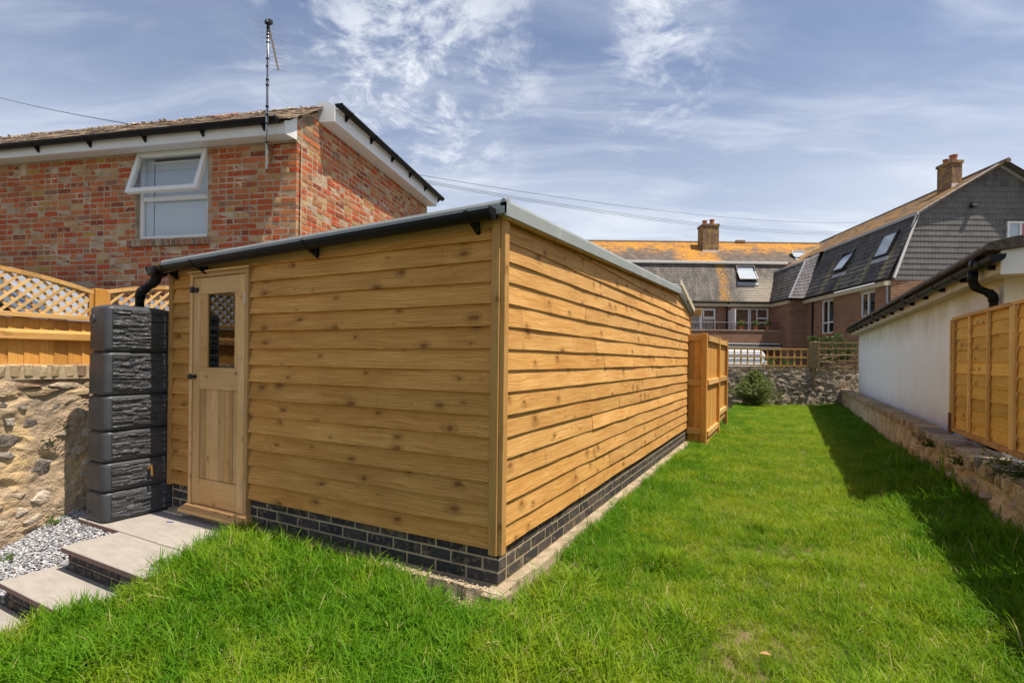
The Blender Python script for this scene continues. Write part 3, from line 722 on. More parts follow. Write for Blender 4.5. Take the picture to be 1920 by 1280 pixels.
# corner trims
t = MB().cbox(SX - 0.043, SX + 0.012, SY - 0.047, SY - 0.001, 0.188, 2.13, 0.003); obj('corner_post', t, M_trimz, shed, (SX - .04, SY - .04, 0.188))
t = MB().cbox(SX + 0.014, SX + 0.046, SY - 0.040, SY + 0.010, 0.195, 2.15, 0.003); obj('corner_post', t, M_trimz, shed, (SX + .01, SY - .04, 0.195))
t = MB().cbox(FX - 0.005, FX + 0.043, SY - 0.042, SY - 0.001, 0.20, 2.06, 0.003); obj('corner_post', t, M_trimz, shed, (FX, SY - .04, 0.2))
t = MB().box(FX - 0.005, FX + .03, SY, EY, 0.2, 2.06); obj('side_wall', t, M_trimy, shed, (FX, SY, 0.2))
t = MB().cbox(SX - 0.03, SX + 0.03, EY - 0.008, EY + 0.03, 0.20, 2.11, 0.003); obj('corner_post', t, M_trimz, shed, (SX, EY, 0.2))
# roof: membrane with a rolled trim, rising to the back and dropping at the far end
def trim_profile(z): return [(0.0, z + 0.0), (0.012, z + 0.012), (0.03, z + 0.006), (0.038, z - 0.012), (0.038, z - 0.085), (0.028, z - 0.090), (0.026, z - 0.03), (0.0, z - 0.03)]
yy = [2.518, 2.6, 3.2, 3.9, 4.6, 5.3, 6.0, 6.7, 7.4, 7.9]
vs = []; fs = []
for y in yy:
    for o_, z in trim_profile(zroof(y) + 0.02): vs.append((SX + 0.045 + o_, y, z))
k = 8
for i in range(len(yy) - 1):
    for j in range(k): fs.append((i * k + j, i * k + (j + 1) % k, (i + 1) * k + (j + 1) % k, (i + 1) * k + j))
fs += [tuple(range(k)), tuple((len(yy) - 1) * k + j for j in range(k))[::-1]]
recalc(obj('roof_trim', MB().add(vs, fs), M_grp, shed, (SX, SY, 2.2)))
vs = []; fs = []
xx = [SX + 0.084, SX - 0.3, -2.6, -3.5, -4.3, FX - 0.02]
for x in xx:
    z = zroof_f(x) + 0.015
    for o_, zz in [(0, z), (0.012, z + 0.008), (0.03, z + 0.002), (0.036, z - 0.015), (0.036, z - 0.075), (0.0, z - 0.075)]: vs.append((x, SY - 0.066 - o_, zz))
for i in range(len(xx) - 1):
    for j in range(6): fs.append((i * 6 + j, i * 6 + (j + 1) % 6, (i + 1) * 6 + (j + 1) % 6, (i + 1) * 6 + j))
fs += [tuple(range(6)), tuple((len(xx) - 1) * 6 + j for j in range(6))[::-1]]
recalc(obj('roof_trim', MB().add(vs, fs), M_grp, shed, (SX, SY, 2.2)))
rf = MB()
def rz(x, y): return (zroof(y) + 0.018) + (zroof_f(x) - zroof_f(SX + 0.07)) * max(0, 1 - (y - 2.5) / 6.0)
ysr = [2.56, 4.5, 6.5, 7.95, 9.22]
for i in range(4):
    for a, b_ in ((SX + 0.05, -3.1), (-3.1, FX - 0.015)):
        p = [(a, ysr[i]), (b_, ysr[i]), (b_, ysr[i + 1]), (a, ysr[i + 1])]
        rf.add([(x, y, rz(x, y)) for x, y in p] + [(x, y, rz(x, y) - 0.07) for x, y in p], [(0, 3, 2, 1), (4, 5, 6, 7), (0, 1, 5, 4), (1, 2, 6, 5), (2, 3, 7, 6), (3, 0, 4, 7)])
recalc(obj('roof', rf, M_grp, shed, (SX, SY, 2.2)))
# small raised capping at the top of the roof, then the sloping barge board of the far end
cp = MB().cbox(SX - 0.9, SX + 0.02, 7.93, 8.03, 2.40, 2.465, 0.01); obj('ridge_capping', cp, M_lead, shed, (SX, 7.95, 2.4))
bb_ = MB().beam((SX + 0.075, 7.90, 2.47), (SX + 0.075, 9.22, 2.155), 0.022, 0.085, c=0.003); obj('barge_board', bb_, M_cream, shed, (SX, 7.9, 2.4))
ba = MB()
for a, b_ in ((2.56, 5.2), (5.203, 7.93)): ba.beam((SX + 0.052, a, zroof(a) - 0.062), (SX + 0.052, b_, zroof(b_) - 0.062), 0.036, 0.030, c=0.003)
obj('fascia_batten', ba, M_trimy, shed, (SX, SY, 2.1))
fb = MB().beam((FX - 0.02, SY - 0.018, zroof_f(FX) - 0.085), (SX - 0.045, SY - 0.018, zroof_f(SX) - 0.085), 0.03, 0.05); obj('fascia_board', fb, M_trimx, shed, (SX, SY, 2.1))
st = MB().cbox(SX - 0.05, SX + 0.19, 9.14, 9.20, 2.08, 2.19, 0.003); obj('wall_plate_end', st, M_trimx, shed, (SX, 9.14, 2.08))
# gutter
def halfround(mb, p, q, r=0.056, n=9, t=0.004, side=(0, -1, 0)):
    p, q = Vector(p), Vector(q); s_ = Vector(side); u = Vector((0, 0, 1)); pts = []
    for i in range(n): a = math.pi * i / (n - 1); pts.append((math.cos(a) * r, -math.sin(a) * r))
    for i in range(n): a = math.pi * (n - 1 - i) / (n - 1); pts.append((math.cos(a) * (r - t), -math.sin(a) * (r - t)))
    k = len(pts); vs = [p + s_ * a + u * b_ for a, b_ in pts] + [q + s_ * a + u * b_ for a, b_ in pts]
    mb.add(vs, [(i, (i + 1) % k, (i + 1) % k + k, i + k) for i in range(k)] + [(i, i + 1, k - 2 - i, k - 1 - i) for i in range(n - 1)] + [(k + i, 2 * k - 1 - i, 2 * k - 2 - i, k + i + 1) for i in range(n - 1)])
def endcap(mb, p, d, r=0.06, th=0.006, side=(0, -1, 0), n=11):
    p = Vector(p); d = Vector(d) * th; s_ = Vector(side); u = Vector((0, 0, 1))
    pts = [p + s_ * math.cos(math.pi * i / (n - 1)) * r - u * math.sin(math.pi * i / (n - 1)) * r for i in range(n)]
    pts = [p + s_ * r + u * 0.01] + pts + [p - s_ * r + u * 0.01]; k = len(pts)
    mb.add(pts + [a + d for a in pts], [tuple(range(k)), tuple(range(2 * k - 1, k - 1, -1))] + [(i, i + k, (i + 1) % k + k, (i + 1) % k) for i in range(k)])
GY = SY - 0.122
def gz(x): return 2.138 + (x - SX) * 0.026
gt = MB(); halfround(gt, (-4.82, GY, gz(-4.82)), (SX + 0.01, GY, gz(SX)), 0.051)
gut = recalc(obj('gutter', gt, M_black, shed, (SX, SY, 2.1), smooth=False))
e = MB(); endcap(e, (SX + 0.01, GY, gz(SX)), (1, 0, 0), 0.055); recalc(obj('end_cap', e, M_black, gut, (SX, SY, 2.1)))
e = MB(); endcap(e, (-4.825, GY, gz(-4.8)), (-1, 0, 0), 0.055); recalc(obj('end_cap', e, M_black, gut, (-5, SY, 2.1)))
for x in (-1.60, -2.92, -4.20, -4.62):
    e = MB(); halfround(e, (x - 0.013, GY, gz(x) + 0.004), (x + 0.013, GY, gz(x) + 0.004), 0.058, 9, 0.008)
    e.prism([(GY + 0.01, gz(x) - 0.055), (SY - 0.03, gz(x) - 0.10), (SY - 0.03, gz(x) - 0.03), (GY + 0.045, gz(x) - 0.03)], x - 0.012, x + 0.012, 'x')
    recalc(obj('gutter_bracket', e, M_black, gut, (x, SY, 2.1)))
dpx = -4.75
dp = MB(); dp.tube([(dpx, GY, gz(dpx) - 0.03), (dpx, GY, 1.975), (dpx - 0.03, GY, 1.945), (dpx - 0.07, GY - 0.01, 1.92), (-4.88, GY - 0.03, 1.875), (-4.92, GY - 0.035, 1.855), (-4.94, GY - 0.04, 1.81), (-4.94, GY - 0.04, 1.70)], 0.034, 14)
dps = obj('downpipe', dp, M_black, shed, (dpx, GY, 1.9), smooth=True)
for pts in ([(dpx, GY, gz(dpx) - 0.045), (dpx, GY, 1.97)], [(dpx - 0.005, GY, 1.985), (dpx - 0.03, GY, 1.945), (dpx - 0.075, GY - 0.008, 1.916)], [(-4.875, GY - 0.028, 1.88), (-4.92, GY - 0.035, 1.855), (-4.94, GY - 0.04, 1.80)]):
    e = MB().tube(pts, 0.041, 14); obj('pipe_socket', e, M_black, dps, pts[0], smooth=True)
e = MB().cbox(dpx - .055, dpx + .055, GY - .066, GY + .066, gz(dpx) - 0.075, gz(dpx) + 0.012, 0.02); obj('outlet', e, M_black, gut, (dpx, GY, 2.1))
# door
fr = MB()
fr.cbox(-4.412, -4.378, SY - 0.045, SY + 0.03, 0.03, 1.985, 0.002); fr.cbox(-3.700, -3.658, SY - 0.045, SY + 0.03, 0.03, 1.985, 0.002); fr.cbox(-4.40, -3.672, SY - 0.044, SY + 0.03, 1.955, 1.984, 0.002)
obj('door_frame', fr, M_doorz, shed, (-4.4, SY, 0.03))
e = MB().cbox(-4.43, -3.64, SY - 0.062, SY - 0.012, 1.986, 2.004, 0.004); obj('drip_mould', e, M_trimx, shed, (-4.4, SY, 1.99))
e = MB().prism([(SY - 0.115, 0.030), (SY - 0.115, 0.052), (SY - 0.03, 0.085), (SY + 0.03, 0.085), (SY + 0.03, 0.02), (SY - 0.10, 0.02)], -4.43, -3.645, 'x'); recalc(obj('threshold', e, M_doorx, shed, (-4.4, SY, 0.03)))
DY0, DY1 = SY - 0.036, SY + 0.004
dr = thing_parts = obj('door', MB().cbox(-4.368, -4.285, DY0, DY1, 0.09, 1.95, 0.003).cbox(-3.792, -3.704, DY0, DY1, 0.09, 1.95, 0.003), M_doorz, shed, (-4.36, SY, 0.09))
for a, b_, nm in ((1.815, 1.949, 'rail'), (1.035, 1.215, 'rail'), (0.091, 0.30, 'rail')):
    obj(nm, MB().cbox(-4.284, -3.793, DY0 + 0.002, DY1 - 0.002, a, b_, 0.003), M_doorx, dr, (-4.2, SY, a))
for a in (-4.284, -3.835):
    obj('stile', MB().cbox(a, a + 0.042 + (0.055 if a < -4 else 0), DY0 + 0.003, DY1 - 0.003, 1.216, 1.814, 0.002), M_doorz, dr, (a, SY, 1.2))
xs = [-4.284, -4.205, -4.150, -4.040, -3.960, -3.895, -3.855, -3.793]
for i in range(7):
    yo = rnd.choice((0.010, 0.012, 0.011))
    obj('door_board', MB().cbox(xs[i] + .0015, xs[i + 1] - .0015, DY0 + yo, DY1 - 0.01, 0.301, 1.034, 0.004), M_doorz, dr, (xs[i], SY, 0.3))
obj('pane', MB().box(-4.186, -3.836, DY0 + 0.016, DY0 + 0.021, 1.216, 1.814), M_glassd, dr, (-4.1, SY, 1.2))
obj('glazing_backing', MB().box(-4.186, -3.836, SY + 0.006, SY + 0.020, 1.20, 1.83), M_dark, dr, (-4.1, SY, 1.2))
kb = MB().tube([(-4.335, DY0, 1.137), (-4.335, DY0 - 0.018, 1.137), (-4.335, DY0 - 0.022, 1.137), (-4.335, DY0 - 0.045, 1.137), (-4.335, DY0 - 0.058, 1.137)], [0.017, 0.013, 0.012, 0.025, 0.014], 14)
obj('knob', kb, M_iron, dr, (-4.335, DY0, 1.137), smooth=True)
lt = MB().cbox(-4.402, -4.30, DY0 - 0.008, DY0 - 0.001, 1.838, 1.872, 0.002).cbox(-4.392, -4.36, DY0 - 0.026, DY0 - 0.006, 1.832, 1.880, 0.004).tube([(-4.40, DY0 - 0.016, 1.857), (-4.31, DY0 - 0.016, 1.857)], 0.007, 8).cbox(-4.318, -4.308, DY0 - 0.02, DY0 - 0.008, 1.825, 1.86, 0.002)
obj('latch', lt, M_iron, dr, (-4.36, DY0, 1.857))
for z in (1.72, 0.86, 0.27):
    obj('hinge', MB().cbox(-3.709, -3.697, DY0 - 0.006, DY0 - 0.0005, z, z + 0.075, 0.002).tube([(-3.703, DY0 - 0.007, z), (-3.703, DY0 - 0.007, z + 0.075)], 0.005, 6), M_steel, dr, (-3.70, DY0, z))

# ------------------------------------------------------------------ water butt
WX0, WX1, WY0, WY1 = -5.055, -4.742, 2.118, 2.680
wb = thing('water_butt', 'tall anthracite plastic water butt with slate-look panels, standing by the shed door under the downpipe', 'water butt', ((WX0 + WX1) / 2, (WY0 + WY1) / 2, -0.03))
tz = [-0.028, 0.215, 0.450, 0.700, 0.985, 1.335, 1.705]
def rrect(ins, z, n=7, r=0.05):
    tp = (z + 0.03) / 1.73; sh = ins + 0.012 * tp
    x0, x1, y0, y1 = WX0 + sh, WX1 - sh, WY0 + sh, WY1 - sh * 1.9; out = []
    for cx_, cy_, a0 in ((x1 - r, y1 - r, 0), (x0 + r, y1 - r, 90), (x0 + r, y0 + r, 180), (x1 - r, y0 + r, 270)):
        for i in range(n): a = R(a0 + 90 * i / (n - 1)); out.append((cx_ + r * math.cos(a), cy_ + r * math.sin(a), z))
    return out
loops = []
for i in range(6):
    z0, z1 = tz[i], tz[i + 1]
    for ins, z in ((0.020, z0), (0.008, z0 + 0.004), (0.001, z0 + 0.014), (0.0, z0 + 0.03), (0.0, z1 - 0.034), (0.002, z1 - 0.020), (0.010, z1 - 0.009), (0.022, z1 - 0.005)): loops.append(rrect(ins, z))
loops += [rrect(0.05, 1.712), rrect(0.14, 1.722)]
k = len(loops[0]); body = MB()
for lp in loops: body.v += lp
for i in range(len(loops) - 1):
    for j in range(k): body.f.append((i * k + j, i * k + (j + 1) % k, (i + 1) * k + (j + 1) % k, (i + 1) * k + j))
body.f += [tuple(range(k))[::-1], tuple((len(loops) - 1) * k + j for j in range(k))]
bo = obj('body', body, M_anth, wb, (WX1, WY0, 0), smooth=True)
md = bo.modifiers.new('es', 'EDGE_SPLIT'); md.split_angle = R(50)
for i in range(6):
    q = random.Random(40 + i); z0, z1 = tz[i] + 0.026, tz[i + 1] - 0.026
    tpm = 0.012 * ((z0 + z1) / 2) / 1.73
    ya, yb = WY0 + 0.050, WY1 - 0.050 - tpm * 1.5; nz = int((z1 - z0) / 0.0055); ny = 90; zrows = []
    zc = z0
    rows = []
    while zc < z1: hh = q.uniform(0.013, 0.030); rows.append((zc, min(z1, zc + hh))); zc += hh
    segs = []
    for _ in rows:
        cuts = [ya]; 
        while cuts[-1] < yb: cuts.append(cuts[-1] + q.uniform(0.05, 0.17))
        segs.append([(cuts[c_], q.uniform(0.000, 0.017), q.uniform(-0.10, 0.10), q.uniform(-.10, .10)) for c_ in range(len(cuts))])
    vs = []; fs = []
    for a in range(nz + 1):
        z = z0 + (z1 - z0) * a / nz
        for b_ in range(ny + 1):
            y = ya + (yb - ya) * b_ / ny
            zz = z + 0.006 * fbm(y * 9, i * 7.0, z * 3, 3)
            ri = next((r_ for r_, (p, q_) in enumerate(rows) if zz < q_), len(rows) - 1)
            sg = [s_ for s_ in segs[ri] if s_[0] <= y + 0.004]; sg = sg[-1] if sg else segs[ri][0]
            p, q_ = rows[ri]; tt = (zz - p) / max(0.001, q_ - p)
            d = 0.004 + sg[1] + sg[2] * (y - sg[0]) * 0.25 + 0.006 * (tt - 0.5) * (1 if sg[3] > 0 else -1) + 0.0045 * fbm(y * 22, z * 60, i, 4)
            if a in (0, nz) or b_ in (0, ny): d = -0.004
            vs.append((WX1 - 0.012 * (z + 0.03) / 1.73 + max(-0.004, min(d * 0.75, 0.018)), y, z))
    for a in range(nz):
        for b_ in range(ny): fs.append((a * (ny + 1) + b_, a * (ny + 1) + b_ + 1, (a + 1) * (ny + 1) + b_ + 1, (a + 1) * (ny + 1) + b_))
    obj('slate_look_panel', MB().add(vs, fs), M_relief, wb, (WX1, ya, z0))
ty, tzz = 2.44, 0.34
tp_ = MB().tube([(WX1 + 0.0, ty, tzz + .02), (WX1 + 0.05, ty, tzz + .02)], 0.007, 10).tube([(WX1 + 0.012, ty, tzz + .02), (WX1 + 0.020, ty, tzz + .02)], 0.014, 6).tube([(WX1 + 0.05, ty, tzz + 0.035), (WX1 + 0.055, ty, tzz + 0.005), (WX1 + 0.062, ty, tzz - 0.04)], [0.008, 0.009, 0.008], 10).cbox(WX1 + 0.040, WX1 + 0.056, ty - 0.018, ty + 0.008, tzz + 0.038, tzz + 0.046, 0.002)
obj('tap', tp_, M_brass, wb, (WX1, ty, tzz), smooth=False)
obj('blanking_cap', MB().tube([(-4.97, WY0 + 0.02, 1.60), (-4.97, WY0 + 0.004, 1.60)], 0.036, 20), M_anth, wb, (-5.135, WY0, 1.6))
obj('drain_plug', MB().tube([(-4.95, WY0 + 0.004, 0.05), (-4.95, WY0 - 0.008, 0.05)], 0.011, 10), M_iron, wb, (-5.12, WY0, 0.05))

# ------------------------------------------------------------------ paving, steps, gravel
patio = MB().box(-4.43, -3.45, 1.79, 2.12, -0.30, -0.071).box(-4.90, -3.45, 2.1205, 2.64, -0.30, -0.071); pt = obj('patio', patio, M_mortar2, None, (-4.4, 2.0, -0.03), kind='structure')
def pslab(x0, x1, y0, y1, z1, par, th=0.038):
    o = obj('paving_slab', MB().cbox(x0, x1, y0, y1, z1 - th, z1, 0.004), M_slab, par, (x0, y0, z1))
    o.data.materials.append(M_slabedge)
    for p in o.data.polygons:
        if p.normal.z < 0.5: p.material_index = 1
    return o
pslab(-4.455, -3.40, 1.735, 2.098, -0.03, pt); pslab(-4.93, -4.00, 2.106, 2.610, -0.03, pt); pslab(-3.992, -3.40, 2.106, 2.610, -0.03, pt); pslab(-5.12, -4.938, 2.106, 2.69, -0.030, pt)
def steps(x0, x1, y, ztop, par):
    obj('riser_mortar', MB().box(x0 + .004, x1, y + 0.012, y + 0.10, ztop - 0.22, ztop - 0.039), M_mortar2, par, (x0, y, ztop))
    for k in range(2):
        z = ztop - 0.044 - 0.064 - k * 0.075; x = x0 + (0.0 if k == 0 else -0.11)
        while x < x1:
            if x + 0.213 > x0: obj('brick', None, None, par, (max(x, x0), y + 0.002, z), mesh=(BH if x < x0 else BS)[rnd.randrange(4)])
            x += 0.2245
steps(-4.43, -3.45, 1.768, -0.03, pt)
s2 = obj('garden_step', MB().box(-4.57, -3.5, 1.52, 1.77, -0.5, -0.241), M_mortar2, None, (-4.5, 1.6, -0.2), kind='structure')
pslab(-4.60, -3.55, 1.455, 1.775, -0.200, s2); steps(-4.575, -3.5, 1.49, -0.200, s2)
s3 = obj('garden_step', MB().box(-4.75, -3.6, 0.95, 1.488, -0.6, -0.411), M_mortar2, None, (-4.6, 1.2, -0.37), kind='structure')
pslab(-4.80, -4.20, 0.93, 1.488, -0.370, s3); pslab(-4.193, -3.60, 0.93, 1.488, -0.370, s3)

def grav_z(x, y):
    z = -0.045 - max(0, 2.18 - y) * 0.40
    if y < 1.72: z = min(z, -0.23 - (1.72 - y) * 0.55) if x > -4.62 else min(z, -0.215 - (1.72 - y) * 0.5)
    return max(z, -0.42)
gb = MB(); NX, NY = 16, 40; vs = []; fs = []
for j in range(NY + 1):
    for i in range(NX + 1):
        x, y = -5.5 + 1.1 * i / NX, 0.2 + 2.1 * j / NY; vs.append((x, y, grav_z(x, y) - 0.02))
for j in range(NY):
    for i in range(NX): fs.append((j * 17 + i, j * 17 + i + 1, (j + 1) * 17 + i + 1, (j + 1) * 17 + i))
obj('gravel_bed', gb.add(vs, fs), M_ground, None, kind='structure')
gm = MB(); q = random.Random(5)
def pebble(mb, x, y, z, r, q, flat=0.6):
    vs = []; a0 = q.uniform(0, 6.28); tl = q.uniform(-.5, .5); tm = q.uniform(-.5, .5)
    for i in range(5):
        a = a0 + i * 1.2566; rr = r * q.uniform(0.7, 1.2); e = 1.0 + 0.5 * math.cos(a - a0)
        px, py = rr * math.cos(a) * e, rr * math.sin(a); vs.append((x + px, y + py, z + px * tl + py * tm + q.uniform(-.2, .2) * r))
    vs.append((x, y, z + r * flat)); vs.append((x, y, z - r * flat))
    mb.add(vs, [(i, (i + 1) % 5, 5) for i in range(5)] + [((i + 1) % 5, i, 6) for i in range(5)])
for _ in range(15000):
    y = q.uniform(0.9, 2.24); x = q.uniform(-5.44, -4.42)
    if y > 1.76 and x > -4.47 or (y <= 1.76 and y > 1.49 and x > -4.61) or (y <= 1.49 and x > -4.81) or (y > 2.12 and x > -4.95): continue
    pebble(gm, x, y, grav_z(x, y) + q.uniform(-0.012, 0.010), q.uniform(0.006, 0.0135), q)
obj('gravel', gm, M_gravel, None, (-5, 1.8, -0.1), kind='stuff')
# loose mortar crumbs along the footing
gm = MB()
for _ in range(620):
    x = q.uniform(-3.6, -1.5); y = SY - 0.06 + q.gauss(0, 0.02)
    if q.random() < 0.35: x = q.uniform(-2.6, -1.9)
    pebble(gm, x, y, 0.002 + q.uniform(-0.006, 0.006), q.uniform(0.003, 0.010), q)
for _ in range(200):
    pebble(gm, q.uniform(-1.75, -1.30), 2.45 + q.gauss(0, .05), -0.058, q.uniform(0.003, 0.008), q)
obj('mortar_crumbs', gm, M_debris, None, (-2.5, 2.5, 0), kind='stuff')
o = obj('plastic_scrap', MB().add([(-4.405, 2.40, -0.026), (-4.36, 2.425, -0.027), (-4.33, 2.42, -0.022), (-4.375, 2.40, -0.020), (-4.405, 2.40, -0.029), (-4.36, 2.425, -0.029), (-4.33, 2.42, -0.029), (-4.375, 2.40, -0.029)], [(0, 3, 2, 1), (4, 5, 6, 7), (0, 1, 5, 4), (1, 2, 6, 5), (2, 3, 7, 6), (3, 0, 4, 7)]), M_bluebit, None, (-4.37, 2.41, -0.029))
tag(o, 'tiny blue scrap of plastic lying on the paving before the shed door', 'litter')

# ------------------------------------------------------------------ rubble walls
def clip(poly, a, b_, c_):
    """keep side a*x+b*y<=c"""
    out = []
    for i in range(len(poly)):
        p, q_ = poly[i], poly[(i + 1) % len(poly)]; dp_, dq = a * p[0] + b_ * p[1] - c_, a * q_[0] + b_ * q_[1] - c_
        if dp_ <= 0: out.append(p)
        if (dp_ < 0 < dq) or (dq < 0 < dp_): t = dp_ / (dp_ - dq); out.append((p[0] + (q_[0] - p[0]) * t, p[1] + (q_[1] - p[1]) * t))
    return out
def cells(u0, u1, v0, v1, su, sv, q, jit=0.38):
    pts = []; nu, nv = max(1, round((u1 - u0) / su)), max(1, round((v1 - v0) / sv)); su, sv = (u1 - u0) / nu, (v1 - v0) / nv
    for j in range(-1, nv + 1):
        for i in range(-1, nu + 1): pts.append((u0 + (i + .5 + (0.5 if j % 2 else 0) + q.uniform(-jit, jit)) * su, v0 + (j + .5 + q.uniform(-jit, jit)) * sv))
    for p in pts:
        if not (u0 < p[0] < u1 and v0 < p[1] < v1): continue
        poly = [(u0, v0), (u1, v0), (u1, v1), (u0, v1)]
        k_ = su / sv
        for r_ in pts:
            if r_ is p or abs(r_[0] - p[0]) > su * 3 or abs(r_[1] - p[1]) > sv * 3: continue
            a, b_ = (r_[0] - p[0]), (r_[1] - p[1]) * k_ * k_; c_ = a * (p[0] + r_[0]) / 2 + b_ * (p[1] + r_[1]) / 2
            poly = clip(poly, a, b_, c_)
            if len(poly) < 3: break
        if len(poly) >= 3: yield p, poly
def stone(parent, p, poly, to3, gap, proud, q, material, name='stone'):
    """rounded, uneven stone from a cell: outer ring sunk in the mortar, middle ring, crown"""
    # refine outline
    out = []
    for i in range(len(poly)):
        a, b_ = poly[i], poly[(i + 1) % len(poly)]; out.append(a)
        if math.hypot(a[0] - b_[0], a[1] - b_[1]) > 0.04: out.append(((a[0] + b_[0]) / 2, (a[1] + b_[1]) / 2))
    cx_ = sum(a[0] for a in out) / len(out); cy_ = sum(a[1] for a in out) / len(out); n = len(out)
    rings = []; sz = math.sqrt(sum(math.hypot(a[0] - cx_, a[1] - cy_) for a in out) / n)
    jit = [q.uniform(0.86, 1.0) for _ in out]
    rr = sum(math.hypot(a[0] - cx_, a[1] - cy_) for a in out) / n; gs = max(0.3, 1 - gap / rr)
    tl, tm = q.uniform(-.25, .25), q.uniform(-.25, .25)
    for sc_, h in ((gs, -0.03), (gs * 0.97, proud * 0.35), (gs * 0.80, proud * 0.9), (gs * 0.42, proud * 1.05)):
        rings.append([to3(cx_ + (a[0] - cx_) * sc_ * jit[i], cy_ + (a[1] - cy_) * sc_ * jit[i], h + ((a[0] - cx_) * tl + (a[1] - cy_) * tm) * sc_ * (h > 0) + q.uniform(-.2, .2) * proud * (h > 0)) for i, a in enumerate(out)])
    mb = MB(); 
    for r_ in rings: mb.v += r_
    mb.v.append(to3(cx_, cy_, proud * q.uniform(0.9, 1.25)))
    for k_ in range(3):
        for i in range(n): mb.f.append((k_ * n + i, k_ * n + (i + 1) % n, (k_ + 1) * n + (i + 1) % n, (k_ + 1) * n + i))
    for i in range(n): mb.f.append((3 * n + i, 3 * n + (i + 1) % n, 4 * n))
    o = obj(name, mb, material, parent, to3(cx_, cy_, 0)); return recalc(o)
def relief_wall(name, parent, u0, u1, v0, v1, su, to3, amp, freq, material, holes=0.0, depth=0.3, topwob=0.0, crumb=0.0, seed=0.0):
    nu, nv = int((u1 - u0) / su), max(4, int((v1 - v0) / su)); mb = MB()
    for j in range(nv + 1):
        for i in range(nu + 1):
            u, v = u0 + (u1 - u0) * i / nu, v0 + (v1 - v0) * j / nv
            d = amp * fbm(u * freq + seed, v * freq, 3.3, 5) + amp * 0.45 * abs(noise.noise(Vector((u * freq * 3, v * freq * 4, 1 + seed))))
            h = noise.noise(Vector((u * freq * 1.3, v * freq * 1.7, 9 + seed)))
            if h > 0.34: d -= (h - 0.34) * holes
            if crumb:
                cm = noise.noise(Vector((u * 2.3 + 4, v * 2.3, 5)))
                if cm > -0.05: d += crumb * min(1, (cm + .05) * 6) * (noise.noise(Vector((u * 75, v * 75, 0))) * 0.9)
            vv = v + (topwob * fbm(u * 5, 0, seed, 3) if j >= nv - 1 else 0)
            mb.v.append(to3(u, vv, d))
    for j in range(nv):
        for i in range(nu): mb.f.append((j * (nu + 1) + i, j * (nu + 1) + i + 1, (j + 1) * (nu + 1) + i + 1, (j + 1) * (nu + 1) + i))
    k_ = len(mb.v); a = [to3(u0, v0, -depth), to3(u1, v0, -depth), to3(u1, v1, -depth), to3(u0, v1, -depth)]
    mb.v += a; top = [nv * (nu + 1) + i for i in range(nu + 1)]
    mb.f.append(tuple(top + [k_ + 2, k_ + 3])); mb.f.append((k_, k_ + 1, k_ + 2, k_ + 3))
    mb.f.append(tuple([j * (nu + 1) for j in range(nv + 1)][::-1] + [k_, k_ + 3][::1])); mb.f.append(tuple([j * (nu + 1) + nu for j in range(nv + 1)] + [k_ + 2, k_ + 1]))
    return recalc(obj(name, mb, material, parent, to3(u0, v0, 0)))

# left wall
LWX = -5.42
lw = thing('stone_wall', 'old sunlit flint and rubble wall with crumbling yellow mortar behind the gravel', 'wall', (LWX, 1.8, 0))
to3 = lambda u, v, d: (LWX + d, u, v)
mort_l = relief_wall('mortar', lw, 0.55, 3.4, -0.5, 1.14, 0.012, to3, 0.030, 3.4, M_crumb, holes=0.12, crumb=0.009, depth=0.24)
q = random.Random(3); cnt = 0
for p, poly in cells(0.9, 2.75, -0.40, 0.95, 0.165, 0.125, q, 0.42):
    u, v = p; crumbly = noise.noise(Vector((u * 2.3 + 4, v * 2.3, 5))) > -0.05
    if q.random() < (0.45 if v > 0.35 else 0.35): continue
    flint = v > 0.28 and u < 2.1
    sc_ = q.uniform(0.55, 0.95); poly = [(u + (a[0] - u) * sc_, v + (a[1] - v) * sc_) for a in poly]
    stone(lw, p, poly, to3, 0.008, q.uniform(0.008, 0.024), q, M_flint if flint else q.choice([M_stone, M_palest]))
for p, poly in cells(0.6, 3.35, 0.955, 1.075, 0.26, 0.06, q, 0.25): stone(lw, p, poly, to3, 0.007, q.uniform(0.012, 0.024), q, q.choice([M_stone, M_debris, M_cope]), 'stone')
CB = bvar('coping_brick', 0.225, 0.066, 0.105, M_cope, 5, c=0.012, j=0.006)
y = 0.62
while y < 3.3:
    o = obj('coping_brick', None, None, lw, (LWX - 0.20, y, 1.115 + rnd.uniform(-.004, .004)), mesh=rnd.choice(CB)); o.rotation_euler[2] = R(rnd.uniform(-2, 2)); y += 0.088
obj('coping_mortar', MB().box(LWX - 0.19, LWX - 0.004 + 0.02, 0.62, 3.35, 1.10, 1.205), M_mortar2, lw, (LWX, 0.62, 1.1))

# right wall
RWX = 1.53
rw = thing('boundary_wall', 'long low brown rubble wall with brick coping on the right of the lawn', 'wall', (RWX, 10, 0))
to3r = lambda u, v, d: (RWX - d, u, v)
relief_wall('mortar', rw, 0.3, 9.0, -0.14, 0.44, 0.022, to3r, 0.048, 3.4, M_wallR, holes=0.28, depth=0.22, topwob=0.01, seed=5)
relief_wall('mortar', rw, 9.0, 19.4, -0.14, 0.41, 0.05, to3r, 0.030, 3.0, M_wallR, holes=0.15, depth=0.22, seed=5)
q = random.Random(9)
for p, poly in cells(1.9, 9.2, -0.06, 0.33, 0.20, 0.11, q, 0.42):
    if q.random() < 0.38: continue
    u, v = p; sc_ = q.uniform(0.6, 0.98); poly = [(u + (a[0] - u) * sc_, v + (a[1] - v) * sc_) for a in poly]
    stone(rw, p, poly, to3r, 0.008, q.uniform(0.014, 0.042), q, q.choice([M_stone, M_stone, M_cope, M_wallR]))
y = 0.4
